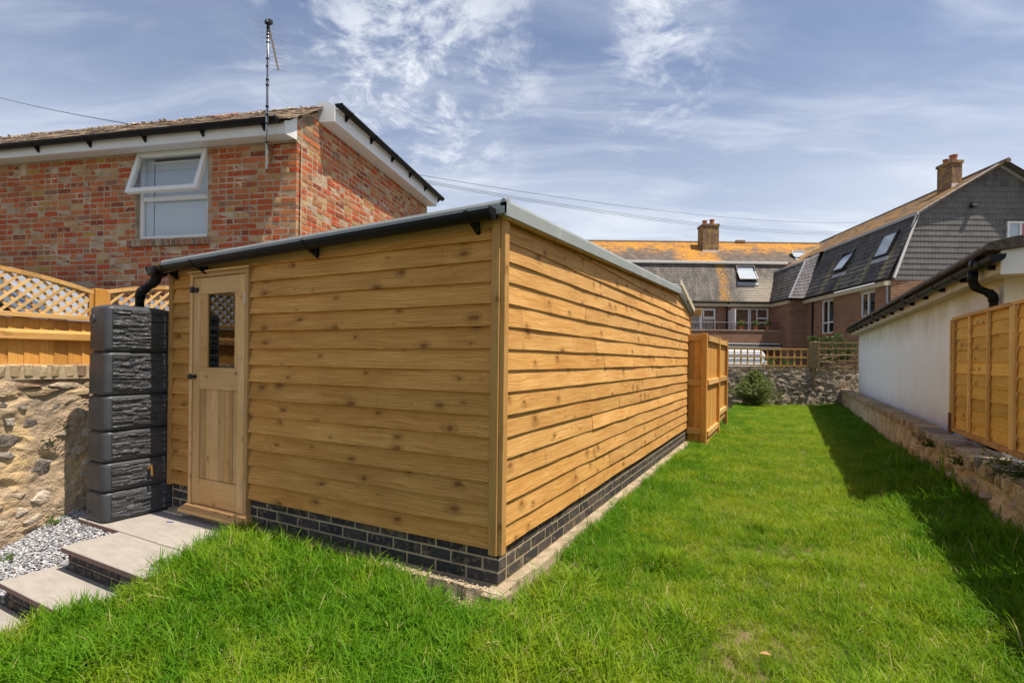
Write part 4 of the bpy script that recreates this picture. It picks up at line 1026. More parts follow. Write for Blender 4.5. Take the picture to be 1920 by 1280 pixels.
while y < 8.3:                                    # near part: flat irregular cap stones, standing bricks under them
    L = q.uniform(0.10, 0.24); dz_ = q.uniform(-0.012, 0.012); xo = q.uniform(-0.015, 0.02)
    mb = MB().cbox(RWX - 0.03 + xo, RWX + 0.22, y, y + L - 0.012, 0.43 + dz_, 0.50 + dz_, 0.012)
    mb.v = [(a + q.uniform(-.008, .008), b_ + q.uniform(-.006, .006), c_ + q.uniform(-.006, .006)) for a, b_, c_ in mb.v]
    obj('cap_stone', mb, q.choice([M_stone, M_cope, M_stone, M_flint]), rw, (RWX, y, 0.45)); y += L
y = 3.0
while y < 9.0:
    if q.random() < 0.62: obj('brick', None, None, rw, (RWX - 0.028 + q.uniform(-.012, .01), y, 0.335 + q.uniform(-.006, .006)), mesh=q.choice(CB))
    y += 0.083
y = 8.35
CB2 = bvar('coping_brick', 0.25, 0.068, 0.105, M_cope, 5, c=0.009, j=0.004)
while y < 19.2:
    o = obj('coping_brick', None, None, rw, (RWX - 0.03 + q.uniform(-.004, .004), y, 0.412 + q.uniform(-.004, .004)), mesh=q.choice(CB2)); o.rotation_euler[2] = R(q.uniform(-1.5, 1.5)); y += 0.082
obj('coping_mortar', MB().box(RWX - 0.012, RWX + 0.2, 8.34, 19.3, 0.40, 0.498), M_mortar2, rw, (RWX, 9, 0.4))

# back wall
BP, BA = Vector((-1.75, 18.05, 0)), math.atan2(1.2, 3.5)
bw = thing('back_wall', 'rough grey-brown rubble wall across the far end of the lawn', 'wall', BP, BA)
to3b = lambda u, v, d: (u, -d, v)
relief_wall('mortar', bw, -0.8, 3.95, -0.14, 1.07, 0.03, to3b, 0.035, 2.6, M_wallB, holes=0.15, depth=0.25, seed=2)
q = random.Random(21)
M_stoneB = rough_mat('far_wall_stone', (0.28, 0.235, 0.185), (0.19, 0.155, 0.12), (0.36, 0.31, 0.24), 7, 1.0, 0.03)
for p, poly in cells(-0.1, 3.85, 0.0, 0.97, 0.26, 0.13, q, 0.42):
    if q.random() < 0.3: continue
    u, v = p; sc_ = q.uniform(0.65, 1.0); poly = [(u + (a[0] - u) * sc_, v + (a[1] - v) * sc_) for a in poly]
    stone(bw, p, poly, to3b, 0.01, q.uniform(0.01, 0.035), q, M_stoneB)
CB3 = bvar('coping_brick', 0.068, 0.24, 0.12, M_cope, 4, c=0.01, j=0.006)
u = -0.5
while u < 3.85: obj('coping_brick', None, None, bw, (u, -0.02, 1.06 + q.uniform(-.008, .008)), mesh=q.choice(CB3)); u += 0.082
obj('coping_mortar', MB().box(-0.5, 3.9, 0.0, 0.2, 1.05, 1.155), M_mortar2, bw, (0, 0, 1.05))
#__MORE2__

# ------------------------------------------------------------------ left fence with arched trellis panels
FXX = -5.56
lf = thing('garden_fence', 'new orange closeboard fence standing on the stone wall on the left', 'fence', (FXX, 2.4, 1.1))
for k, y in enumerate((0.56, 2.43, 4.30)):
    obj('post', MB().cbox(FXX - 0.05, FXX + 0.05, y - 0.05, y + 0.05, 0.6, 1.905, 0.004), M_fencez, lf, (FXX, y, 0.6))
for a, b_ in ((0.61, 2.38), (2.48, 4.25)):
    y = a
    while y < b_ - 0.03:
        w = min(0.118, b_ - y); y1 = min(b_, y + w)
        obj('feather_board', MB().prism([(FXX - 0.035, y), (FXX - 0.012, y), (FXX - 0.026, y1 + 0.012), (FXX - 0.035, y1 + 0.012)], 1.135, 1.605, 'z'), M_fencez, lf, (FXX, y, 1.135)); y += 0.10
    obj('rail', MB().prism([(FXX - 0.008, 1.425), (FXX + 0.035, 1.432), (FXX + 0.035, 1.485), (FXX - 0.008, 1.512)], a, b_, 'y'), M_fencey, lf, (FXX, a, 1.43))
    obj('rail', MB().cbox(FXX - 0.010, FXX + 0.032, a, b_, 1.14, 1.20, 0.003), M_fencey, lf, (FXX, a, 1.14))
def trellis_arch(a, b_, lo, hi, mid, label):
    tr = thing('trellis_panel', label, 'trellis', (FXX, (a + b_) / 2, lo), group='arched diamond trellis panels on the left fence')
    f = lambda y: hi + (mid - hi) * (1 - ((y - (a + b_) / 2) / ((b_ - a) / 2)) ** 2)
    n = 14; fr_ = MB()
    for i in range(n):
        y0, y1 = a + (b_ - a) * i / n, a + (b_ - a) * (i + 1) / n
        fr_.prism([(y0, f(y0) - 0.036), (y1 + .001, f(y1) - 0.036), (y1 + .001, f(y1)), (y0, f(y0))], FXX - 0.022, FXX + 0.022, 'x')
    obj('top_rail', fr_, M_fencey, tr, (FXX, a, hi))
    obj('bottom_rail', MB().cbox(FXX - 0.024, FXX + 0.024, a, b_, lo, lo + 0.040, 0.003), M_fencey, tr, (FXX, a, lo))
    for y in (a, b_ - 0.032): obj('side_rail', MB().cbox(FXX - 0.020, FXX + 0.020, y, y + 0.032, lo + 0.041, f(y) - 0.03, 0.002), M_fencez, tr, (FXX, y, lo))
    for sgn, xo in ((1, 0.008), (-1, -0.006)):
        c_ = -3.0
        while c_ < 5:
            # line y = c + s*t, z = lo+t
            t0, t1 = 0.03, 0.5; ys_ = []
            pts = [t0 + (t1 - t0) * i / 60 for i in range(61)]
            ok = [t for t in pts if a + 0.015 < c_ + sgn * t < b_ - 0.015 and lo + t < f(c_ + sgn * t) - 0.012]
            if len(ok) > 4:
                p, q_ = (FXX + xo, c_ + sgn * ok[0], lo + ok[0]), (FXX + xo, c_ + sgn * ok[-1], lo + ok[-1])
                mb = MB().beam((0, 0, 0), (math.dist(p, q_), 0, 0), 0.011, 0.020)
                an = math.atan2(q_[2] - p[2], q_[1] - p[1])
                o = obj('lath', mb, M_lath, tr, (0, 0, 0)); o.matrix_local = Matrix.Translation(Vector(p) - FP[tr.name]) @ Matrix.Rotation(R(90), 4, 'Z') @ Matrix.Rotation(-an, 4, 'Y')
            c_ += 0.0905
trellis_arch(0.61, 2.38, 1.610, 1.885, 2.02, 'arched diamond trellis with its top curve cut by the left edge of the photo')
trellis_arch(2.48, 4.25, 1.610, 1.905, 2.03, 'trellis panel between the fence post and the shed, behind the black downpipe')

# ------------------------------------------------------------------ brick house on the left
HA = YAW - R(12)
hs = thing('brick_house', 'old red and yellow brick house with a white fascia, behind the shed on the left', 'house', (-5.361, 4.405, 0), HA)
# local: x to the right along the front (front spans x<0, y=0), right face x=0 going to +y
WNX0, WNX1, WNZ0, WNZ1 = -2.40, -1.28, 2.835, 3.99
wl = MB()
e = 0.0025
for x0, x1, z0, z1 in ((-9, WNX0, -0.1, 4.02), (WNX1, -e, -0.1, 4.02), (WNX0, WNX1, -0.1, WNZ0 - 0.075)): wl.box(x0, x1, e, 0.11, z0, z1)
wl.box(-0.11, -e, 0.111, 4.32, -0.1, 4.42); wl.prism([(0.0, 4.0), (0.48, 4.0), (0.48, 4.55), (0.0, 4.23)], -0.11, -e, 'x'); wl.box(-9, -e, 4.3, 4.35, -0.1, 4.4)
wall = obj('wall', wl, M_mortar, hs, (0, 0, 0))
OS = bvar('brick', 0.213, 0.1, 0.064, M_oldbrick, 6, c=0.006, j=0.0022); OH = bvar('brick', 0.102, 0.1, 0.064, M_oldbrick, 5, c=0.006, j=0.0022)
cand = []; q = random.Random(12)
k = 0; z = 1.55
while z < 4.56:
    # front face
    x = 0.0 if k % 2 else 0.0; seq = k * 3
    first = True
    while x > -7.6 and z < 3.96:
        head = (q.random() < 0.42) if not first else bool(k % 2)
        L = 0.102 if head else 0.213
        x0 = x - L
        if not (x0 < WNX1 and x > WNX0 and z > WNZ0 - 0.075):
            cand.append(('f', x0, z, L))
        elif x > WNX1 and x - WNX1 > 0.05: cand.append(('f', WNX1 + 0.002, z, -(x - WNX1 - 0.004)))
        elif x0 < WNX0 and WNX0 - x0 > 0.05: cand.append(('f', x0, z, -(WNX0 - x0 - 0.004)))
        x = x0 - 0.011; first = False
    y = 0.101 + 0.011; first = bool(k % 2)
    lim = lambda y_: 4.22 + y_ * 0.62 if y_ < 0.48 else 4.40
    if z + 0.06 < 4.27 and z + .06 > 3.96: y = 0.0
    while y < 4.25:
        L = 0.102 if q.random() < 0.42 or first else 0.213
        first = False
        if z + 0.064 < lim(y) + 0.01: cand.append(('r', y, z, L))
        y += L + 0.011
    z += 0.0755; k += 1
def cpos(c_):
    lx, ly = (c_[1] + 0.1, 0) if c_[0] == 'f' else (0, c_[1] + 0.1)
    return Vector((-5.361 + lx * math.cos(HA) - ly * math.sin(HA), 4.405 + lx * math.sin(HA) + ly * math.cos(HA), c_[2]))
def cscore(c_):
    p = cpos(c_) - Vector((0, 0, EYE)); d = p.length; nrm = Vector((math.sin(HA), -math.cos(HA), 0)) if c_[0] == 'f' else Vector((math.cos(HA), math.sin(HA), 0))
    a = abs(p.normalized().dot(nrm)) / d ** 2 * min(abs(c_[3]), 0.213)
    hid = c_[2] < 2.15 or (c_[0] == 'f' and c_[1] < -6.0) or (c_[0] == 'f' and c_[1] > -2.4 and c_[2] < 2.45 + (c_[1] + 2.4) * 0.16)
    return -a * (0.01 if hid else 1)
cand.sort(key=cscore); stf = MB()
for i, (f_, a, z, L) in enumerate(cand):
    d_ = q.uniform(-0.003, 0.004)
    if i < 300:
        me = q.choice(OS if L > 0.2 else OH)
        if f_ == 'f':
            o = obj('brick', None, None, wall, (a, -d_, z), mesh=me)
            if L < 0: o.scale = (abs(L) / 0.102, 1, 1)
        else: obj('brick', None, None, wall, (d_, a, z), mesh=me, rot=(0, 0, R(90)))
    else:
        me = q.choice(OS if L > 0.2 else OH); sx = abs(L) / (0.213 if L > 0.2 else 0.102)
        if f_ == 'f': stf.add([(a + v.co.x * sx, -d_ + v.co.y, z + v.co.z) for v in me.vertices], [tuple(p.vertices) for p in me.polygons])
        else: stf.add([(d_ - v.co.y, a + v.co.x, z + v.co.z) for v in me.vertices], [tuple(p.vertices) for p in me.polygons])
obj('bricks', stf, M_oldbrick, wall, (0, 0, 0), kind='stuff')
# eaves of the front
ev = MB().prism([(0.0, 3.985), (-0.205, 3.965), (-0.225, 3.965), (-0.225, 4.10), (-0.205, 4.10), (0.0, 4.12)], -9, -0.02, 'x')
fas = recalc(obj('fascia', ev, M_fascia, hs, (0, 0, 4)))
obj('fascia_cap', MB().prism([(0.0, 3.98), (-0.23, 3.96), (-0.23, 4.115), (-0.15, 4.15), (0.0, 4.26)], -0.02, -0.002, 'x'), M_fascia, hs, (0, 0, 4))
def house_gutter(p, q_, side, brk, par, caps=True):
    mb = MB(); halfround(mb, p, q_, 0.055, side=side); gg = recalc(obj('gutter', mb, M_black, par, p))
    P, Q = Vector(p), Vector(q_); D = (Q - P).normalized(); S = Vector(side)
    if caps:
        e = MB(); endcap(e, q_, tuple(D), 0.058, side=side); recalc(obj('end_cap', e, M_black, gg, q_))
    L = (Q - P).length; t = 0.12
    while t < L:
        c_ = P + D * t; e = MB(); halfround(e, c_ - D * 0.013, c_ + D * 0.013, 0.061, side=side)
        a = c_ - S * 0.05
        w = D * 0.012; tri = [a + Vector((0, 0, 0.0)) - S * 0.0, c_ - Vector((0, 0, 0.058)), a - Vector((0, 0, 0.115)), a + S * -0.012 - Vector((0, 0, .115)), a - S * 0.012]
        e.add([v - w for v in tri] + [v + w for v in tri], [(0, 1, 2, 3, 4), (9, 8, 7, 6, 5)] + [(i, i + 5, (i + 1) % 5 + 5, (i + 1) % 5) for i in range(5)])
        recalc(obj('gutter_bracket', e, M_black, gg, tuple(c_))); t += brk
    return gg
house_gutter((-9, -0.285, 4.085), (-0.07, -0.285, 4.13), (0, -1, 0), 0.86, hs)
# eaves of the right side
ev = MB().prism([(0.0, 4.405), (0.205, 4.40), (0.225, 4.40), (0.225, 4.585), (0.205, 4.585), (0.0, 4.585)], 0.47, 4.30, 'y'); recalc(obj('fascia', ev, M_fascia, hs, (0, .5, 4.4)))
obj('fascia_cap', MB().prism([(-0.02, 4.40), (0.232, 4.395), (0.232, 4.60), (0.12, 4.66), (-0.02, 4.66)], 0.452, 0.47, 'y'), M_fascia, hs, (0, .5, 4.4))
house_gutter((0.285, 4.45, 4.60), (0.285, 0.47, 4.62), (1, 0, 0), 0.72, hs)
# roof
def rpl(y, x=0): return 4.105 + (y + 0.26) * 0.65
rb = MB().prism([(-0.24, 4.08), (-0.24, 4.10), (0.60, 4.645), (0.60, 4.50)], -9, -0.03, 'x'); rb.add([(-9, 0.6, 4.62), (0.2, 0.6, 4.62), (0.2, 4.35, 4.62), (-9, 4.35, 5.3), (-9, 0.6, 4.5), (0.2, 0.6, 4.59), (0.2, 4.35, 4.59), (-9, 4.35, 5.0)], [(0, 1, 2, 3), (7, 6, 5, 4), (0, 4, 5, 1), (1, 5, 6, 2), (2, 6, 7, 3), (3, 7, 4, 0)])
roof = recalc(obj('roof', rb, M_tile, hs, (0, 0, 4.2)))
tm = []
for i in range(5):
    qq = random.Random(i); mb = MB().cbox(0, 0.168, 0, 0.235, 0, 0.014, 0.003); mb.v = [(a + qq.uniform(-.003, .003), b_ + qq.uniform(-.006, .006), c_ + qq.uniform(-.004, .005) + 0.006 * math.sin(a / 0.168 * 3.14)) for a, b_, c_ in mb.v]
    me = bpy.data.meshes.new('roof_tile'); me.from_pydata(mb.v, [], mb.f); me.materials.append(M_tile); tm.append(me)
pit = math.atan(0.65)
for r_ in range(6):
    yb = -0.275 + r_ * 0.145
    for c_ in range(37):
        x = -0.17 - c_ * 0.172 - (0.086 if r_ % 2 else 0)
        if x < -6.6: continue
        o = obj('roof_tile', None, None, roof, (x, yb, rpl(yb) + 0.012 + q.uniform(0, .006)), mesh=q.choice(tm)); o.rotation_euler = (pit * 0.93 + q.uniform(-.01, .01), q.uniform(-.012, .012), q.uniform(-.01, .01))
    o = obj('roof_tile', None, None, roof, (-0.10, yb, rpl(yb) + 0.012), mesh=q.choice(tm)); o.rotation_euler = (pit * 0.93, 0, 0)
for i in range(17):                                # ridge tiles, bedded in mortar
    x = -0.02 - i * 0.42; L = 0.41; mb = MB(); n = 7; ra, rb_ = 0.115, 0.105
    zb = 4.61 + q.uniform(-.008, .008)
    for xx_, rr in ((x, ra), (x - L, rb_)):
        for j in range(n): a = math.pi * j / (n - 1); mb.v.append((xx_, 0.60 - math.cos(a) * rr * 1.15, zb + math.sin(a) * rr * 0.62))
        for j in range(n): a = math.pi * (n - 1 - j) / (n - 1); mb.v.append((xx_, 0.60 - math.cos(a) * (rr - .014) * 1.15, zb + math.sin(a) * (rr - .014) * 0.62))
    kk = 2 * n
    mb.f = [(j, (j + 1) % kk, (j + 1) % kk + kk, j + kk) for j in range(kk)] + [(j, kk - 1 - j, kk - 2 - j, j + 1) for j in range(n - 1)] + [(kk + j, kk + j + 1, 2 * kk - 2 - j, 2 * kk - 1 - j) for j in range(n - 1)]
    recalc(obj('ridge_tile', mb, M_clay if i == 3 else M_tile, roof, (x, 0.6, 4.72), label='orange ridge tile raised above the rest' if i == 3 else None))
mm = MB()
for i in range(260): pebble(mm, -q.uniform(0.1, 7), 0.60 - q.uniform(0.10, 0.16), 4.61 + q.uniform(-.012, .02), q.uniform(0.008, 0.03), q)
obj('ridge_mortar', mm, M_debris, roof, (0, 0.6, 4.72), kind='stuff')
# window
wy = 0.06
win = obj('window', MB().cbox(WNX0 + .004, WNX0 + 0.062, wy, wy + 0.06, WNZ0, WNZ1, .004).cbox(WNX1 - 0.062, WNX1 - .004, wy, wy + 0.06, WNZ0, WNZ1, .004)
          .cbox(WNX0 + .063, WNX1 - .063, wy, wy + 0.06, WNZ0 + .001, WNZ0 + 0.055, .004).cbox(WNX0 + .063, WNX1 - .063, wy, wy + 0.06, WNZ1 - .055, WNZ1 - .001, .004)
          .cbox(WNX0 + .063, WNX1 - .063, wy, wy + 0.06, 3.355, 3.415, .004), M_upvc, hs, (WNX0, wy, WNZ0))
obj('pane', MB().box(WNX0 + .063, WNX1 - .063, wy + .025, wy + .031, WNZ0 + .056, 3.354), M_glass, win, (WNX0, wy, WNZ0))
obj('reveal', MB().box(WNX0 - .02, WNX0 + .003, 0.11, 0.5, WNZ0 - .02, WNZ1 + .02).box(WNX1 - .003, WNX1 + .02, 0.11, 0.5, WNZ0 - .02, WNZ1 + .02).box(WNX0, WNX1, 0.121, 0.5, WNZ1, WNZ1 + .02).box(WNX0, WNX1, 0.121, 0.5, WNZ0 - .05, WNZ0 - .002), M_upvc, win, (WNX0, wy, WNZ0))
obj('blind', MB().box(WNX0 + 0.064, WNX0 + 0.19, 0.100, 0.104, WNZ0, WNZ1 - .06).box(WNX0 + 0.20, WNX1 - 0.064, 0.105, 0.109, WNZ0, 3.88), M_blind, win, (WNX0, .3, WNZ0))
obj('curtain_rail', MB().cbox(WNX0 + 0.15, WNX1 - 0.064, 0.092, 0.099, 3.86, 3.885, .003), M_upvc, win, (WNX0, .2, 3.8))
obj('room_shade', MB().box(WNX0 - .02, WNX1 + .02, 0.51, 0.53, WNZ0 - .05, WNZ1 + .05), M_greyp, win, (WNX0, .5, WNZ0))
# top sash hung open
sash = MB(); sw, sh_ = WNX1 - WNX0 - 0.03, 0.60
sash.cbox(0, 0.062, -0.03, 0.03, -sh_, 0, .006).cbox(sw - .062, sw, -0.03, 0.03, -sh_, 0, .006).cbox(.063, sw - .063, -0.03, 0.03, -0.062, 0, .006).cbox(.063, sw - .063, -0.03, 0.03, -sh_, -sh_ + .062, .006)
so = obj('opening_sash', sash, M_upvc, win, (WNX0 + 0.015, wy - 0.03, WNZ1 - 0.012)); 
# sash mesh was written about its own hinge line
for v in so.data.vertices: v.co += Vector((WNX0 + 0.015, wy - 0.03, WNZ1 - 0.012))
so.rotation_euler = (R(-17), 0, 0)
sp = bpy.data.meshes.new('sash_pane'); pmb = MB().box(.063, sw - .063, -0.004, 0.002, -sh_ + .063, -0.063); sp.from_pydata(pmb.v, [], pmb.f); sp.materials.append(M_glass)
po = bpy.data.objects.new('sash_pane', sp); COL.objects.link(po); po.parent = win; po.location = so.location; po.rotation_euler = so.rotation_euler
# brick-on-edge sill
M_sill = bricks('sill_brick', [(0, (0.24, 0.11, 0.07)), (0.3, (0.17, 0.12, 0.09)), (0.55, (0.30, 0.14, 0.08)), (0.8, (0.34, 0.26, 0.18))], 0.5, 0.8, (0.38, 0.32, 0.24), 0.4)
SB = bvar('sill_brick', 0.066, 0.14, 0.085, M_sill, 5, c=0.009, j=0.005)
x = WNX0 - 0.08
while x < WNX1 + 0.03: obj('sill_brick', None, None, win, (x, -0.055, 2.732), mesh=q.choice(SB)); x += 0.0775
obj('sill_mortar', MB().box(WNX0 - .078, WNX1 + .03, -0.045, 0.11, 2.74, 2.812).cbox(WNX0 - .085, WNX1 + .01, -0.052, 0.10, 2.813, 2.832, .006), M_mortar, win, (WNX0, 0, 2.74))
obj('rusty_bracket', MB().cbox(-0.385, -0.340, -0.05, 0.0, 3.74, 3.985 - .07, .006), M_rust, hs, (-0.35, 0, 3.74))

# aerial on the house wall
def hw(x, y, z): return Vector((-5.361 + x * math.cos(HA) - y * math.sin(HA), 4.405 + x * math.sin(HA) + y * math.cos(HA), z))
ab = hw(-0.15, -0.36, 3.50)
ae = thing('tv_aerial', 'tall TV aerial on a taped mast clamped to the brick house wall', 'aerial', ab)
AT = ab + Vector((0.0, 0, 1.76))
mast = obj('mast', MB().tube([ab, ab + Vector((0, 0, .6)), ab + Vector((.004, 0, 1.2)), AT], 0.0145, 10), M_steel, ae, ab, smooth=True)
for z in (0.30, .52, .62, .72, .97, 1.03, 1.19, 1.28, 1.47, 1.52, 1.56, 1.60, 1.64, 1.68, 1.72):
    obj('tape_band', MB().tube([ab + Vector((0, 0, z)), ab + Vector((0, 0, z + 0.020))], 0.0185, 10), M_black, mast, ab + Vector((0, 0, z)), smooth=True)
obj('cable', MB().tube([ab + Vector((.012, -.012, 1.7)), ab + Vector((.018, -.014, 1.3)), ab + Vector((.016, -.014, .9)), ab + Vector((.028, -.014, .62)), ab + Vector((.018, -.014, .3)), ab + Vector((0.03, 0.02, .22))], 0.005, 6), M_black, ae, ab, smooth=True)
for z in (0.12, 0.36):
    w_ = hw(-0.33, 0.0, 3.56 + z); w2_ = hw(-0.40, 0.0, 3.56 + z - 0.05)
    obj('clamp', MB().tube([ab + Vector((0, 0, z)), w_], 0.008, 6).tube([ab + Vector((0, 0, z)), w2_], 0.006, 6).tube([ab + Vector((0, 0, z - .01)), ab + Vector((0, 0, z + .01))], 0.022, 10), M_rust, ae, ab + Vector((0, 0, z)))
B0 = AT + Vector((0, 0, -0.05)); B1 = B0 + fw * 1.0 - rt0 * 0.33; bd = (B1 - B0).normalized(); bs = Vector((bd.y, -bd.x, 0))
obj('boom', MB().beam(B0 - bd * 0.05, B1, 0.022, 0.022, c=.003), M_steel, ae, B0)
for i in range(11):
    c_ = B0 + (B1 - B0) * (i / 10.0); hl = 0.15 - 0.006 * i
    obj('element', MB().tube([c_ - bs * hl, c_ + bs * hl], 0.0032, 5), M_steel, ae, c_)
obj('reflector', MB().beam(B0 + Vector((0, 0, .07)) - bd * .08, B0 + Vector((0, 0, -.05)) - bd * .08, 0.05, 0.012).cbox(B0.x - .03, B0.x + .05, B0.y - .03, B0.y + .03, B0.z - .02, B0.z + .03, .006), M_iron, ae, B0)
cbw = MB().tube([hw(-0.38, -0.006, 3.85), hw(-0.38, -0.007, 3.93), hw(-0.28, -0.007, 3.94), hw(-0.10, -0.007, 3.945), hw(0.006, -0.009, 3.94), hw(0.052, 0.006, 3.90), hw(0.010, 0.054, 3.86), hw(0.010, 0.054, 3.4), hw(0.008, 0.052, 2.6), hw(0.008, 0.05, 1.2)], 0.0045, 6)
o = obj('aerial_cable', cbw, M_black, None, hw(0, 0, 3.8), smooth=True); tag(o, 'thin black cable running round the corner of the brick house and down its wall', 'cable')

# ------------------------------------------------------------------ glazed lean-to seen through the trellis
ln = thing('conservatory', 'grey glazed lean-to half hidden behind the trellis on the left', 'lean-to', (-6.3, 2.9, 0))
M_lean = plain('grey_glazing', (0.30, 0.34, 0.40), 0.12, 0.6, s=1.2, amt=0.3)
poly = [(-9.0, 0.0), (-6.0, 0.0), (-6.0, 1.49), (-9.0, 2.45)]
obj('gable_glazing', MB().prism(poly, 2.55, 2.58, 'y'), M_lean, ln, (-6, 2.55, 1)); obj('side_glazing', MB().box(-6.03, -6.0, 2.585, 2.80, 0, 1.48).box(-6.03, -6.0, 2.801, 4.0, 0, 1.90), M_lean, ln, (-5.75, 2.6, 1))
for i in range(5):
    o_ = -0.10 - i * 0.16
    obj('glazing_bar', MB().beam((-9.0, 2.535, 2.45 + o_), (-6.0, 2.535, 1.49 + o_), 0.03 if i != 1 else .05, 0.035 if i != 1 else .06), M_dark if i in (1,) else M_greyp, ln, (-6, 2.53, 2))
obj('eaves_bar', MB().beam((-9.0, 2.56, 2.46), (-6.0, 2.56, 1.50), 0.07, 0.05), M_greyp, ln, (-6, 2.56, 2))
obj('lean_roof', MB().add([(-9, 2.56, 2.44), (-6.0, 2.56, 1.48), (-6.0, 3.6, 1.48), (-9, 2.95, 2.44)], [(0, 1, 2, 3)]), M_lean, ln, (-6, 2.6, 2))

# ------------------------------------------------------------------ close-board fence / gate at the far end of the shed
gf = thing('fence_screen', 'short new timber fence with rails and a return, at the far end of the shed', 'fence', (-1.15, 8.95, 0))
for p in ((-1.185, 8.90), (-1.15, 10.42), (-1.15, 11.86)):
    o = obj('post', MB().cbox(p[0] - .045, p[0] + .045, p[1] - .0, p[1] + .09, -0.1, 1.775, .004), M_fencez, gf, (p[0], p[1], 0))
x = -1.445
while x < -1.24: obj('feather_board', MB().cbox(x, x + 0.098, 8.985, 9.0, 0.0, 1.75, .002), M_fencez, gf, (x, 8.99, 0)); x += 0.100
for z in (1.69, 0.955, 0.16): obj('rail', MB().cbox(-1.45, -1.231, 8.93, 8.984, z - .03, z + .07, .003), M_fencex, gf, (-1.45, 8.93, z))
for (a, b_, z0) in ((8.992, 10.418, 0.0), (10.512, 11.858, 0.20)):
    y = a
    while y < b_ - .02: y1 = min(y + .098, b_); obj('feather_board', MB().cbox(-1.175, -1.16, y, y1, z0 + 0.10, 1.72, .002), M_fencez, gf, (-1.17, y, 0)); y += 0.100
    for z in (1.68, 0.96, z0 + .12): obj('rail', MB().cbox(-1.159, -1.115, a, b_, z - .03, z + .06, .003), M_fencey, gf, (-1.15, a, z))
    obj('gravel_board', MB().cbox(-1.172, -1.145, a, b_, z0 - 0.05, z0 + 0.089, .003), M_fencey, gf, (-1.15, a, z0))

# ------------------------------------------------------------------ white rendered building on the right
wr = thing('rendered_outbuilding', 'long white rendered outbuilding with a mossy dark roof edge behind the low right wall', 'building', (1.87, 12, 0))
obj('wall', MB().box(1.87, 7.0, 6.72, 18.25, -0.15, 2.30), M_white, wr, (1.87, 6.7, 0))
obj('fascia', MB().box(1.70, 1.722, 6.22, 18.62, 2.155, 2.335).box(1.722, 1.868, 6.22, 18.62, 2.16, 2.18).box(1.869, 7, 6.22, 6.719, 2.16, 2.18), M_cream, wr, (1.7, 6.2, 2.2))
obj('end_fascia', MB().cbox(1.698, 7.0, 6.195, 6.219, 2.13, 2.375, .003), M_fascia, wr, (1.7, 6.2, 2.1))
rr = MB(); n = 90
for i in range(n + 1):
    y = 6.12 + (18.75 - 6.12) * i / n; w = 0.012 * fbm(y * 3, 0, 0, 4); w2 = 0.012 * fbm(y * 4, 4, 0, 4)
    for x, z in ((1.585 + w, 2.345), (1.58 + w, 2.375 + w2), (1.60 + w, 2.415 + w2), (1.75, 2.45 + w2), (7.0, 3.0), (7.0, 2.9), (1.70, 2.345)): rr.v.append((x, y, z))
for i in range(n):
    for j in range(7): rr.f.append((i * 7 + j, i * 7 + (j + 1) % 7, (i + 1) * 7 + (j + 1) % 7, (i + 1) * 7 + j))
rr.f += [tuple(range(7)), tuple(n * 7 + j for j in range(7))]
recalc(obj('roof', rr, M_mossy, wr, (1.6, 6, 2.3)))
gg = MB(); halfround(gg, (1.625, 18.72, 2.300), (1.625, 6.02, 2.278), 0.055, side=(-1, 0, 0)); og = recalc(obj('gutter', gg, M_black, wr, (1.62, 6, 2.3)))
e = MB(); endcap(e, (1.625, 6.02, 2.278), (0, -1, 0), side=(-1, 0, 0)); recalc(obj('end_cap', e, M_black, og, (1.62, 6, 2.3)))
y = 6.35
while y < 18.6:
    z = 2.278 + (y - 6.02) / 12.7 * 0.022; e = MB(); halfround(e, (1.625, y - .014, z + .003), (1.625, y + .014, z + .003), 0.063, side=(-1, 0, 0)); e.box(1.64, 1.699, y - .012, y + .012, z - .085, z - .04); recalc(obj('gutter_bracket', e, M_black, og, (1.62, y, z))); y += 0.86
for y in (6.55, 9.9, 13.2, 16.4):
    e = MB().tube([(1.625, y - .05, 2.29), (1.625, y + .05, 2.29)], 0.062, 14); obj('gutter_joint', e, M_black, og, (1.62, y, 2.3), smooth=True)
pw = MB().tube([(1.625, 6.70, 2.26), (1.625, 6.70, 2.12), (1.64, 6.71, 2.09), (1.67, 6.725, 2.07), (1.78, 6.80, 2.03), (1.81, 6.82, 2.00), (1.82, 6.83, 1.96), (1.82, 6.83, 0.2)], 0.036, 14)
dpo = obj('downpipe', pw, M_black, wr, (1.65, 6.7, 2.2), smooth=True)
for pts in ([(1.625, 6.70, 2.235), (1.625, 6.70, 2.13)], [(1.632, 6.702, 2.105), (1.66, 6.72, 2.075)], [(1.77, 6.79, 2.033), (1.81, 6.82, 2.00), (1.82, 6.83, 1.95)]):
    obj('pipe_socket', MB().tube(pts, 0.043, 14), M_black, dpo, pts[0], smooth=True)

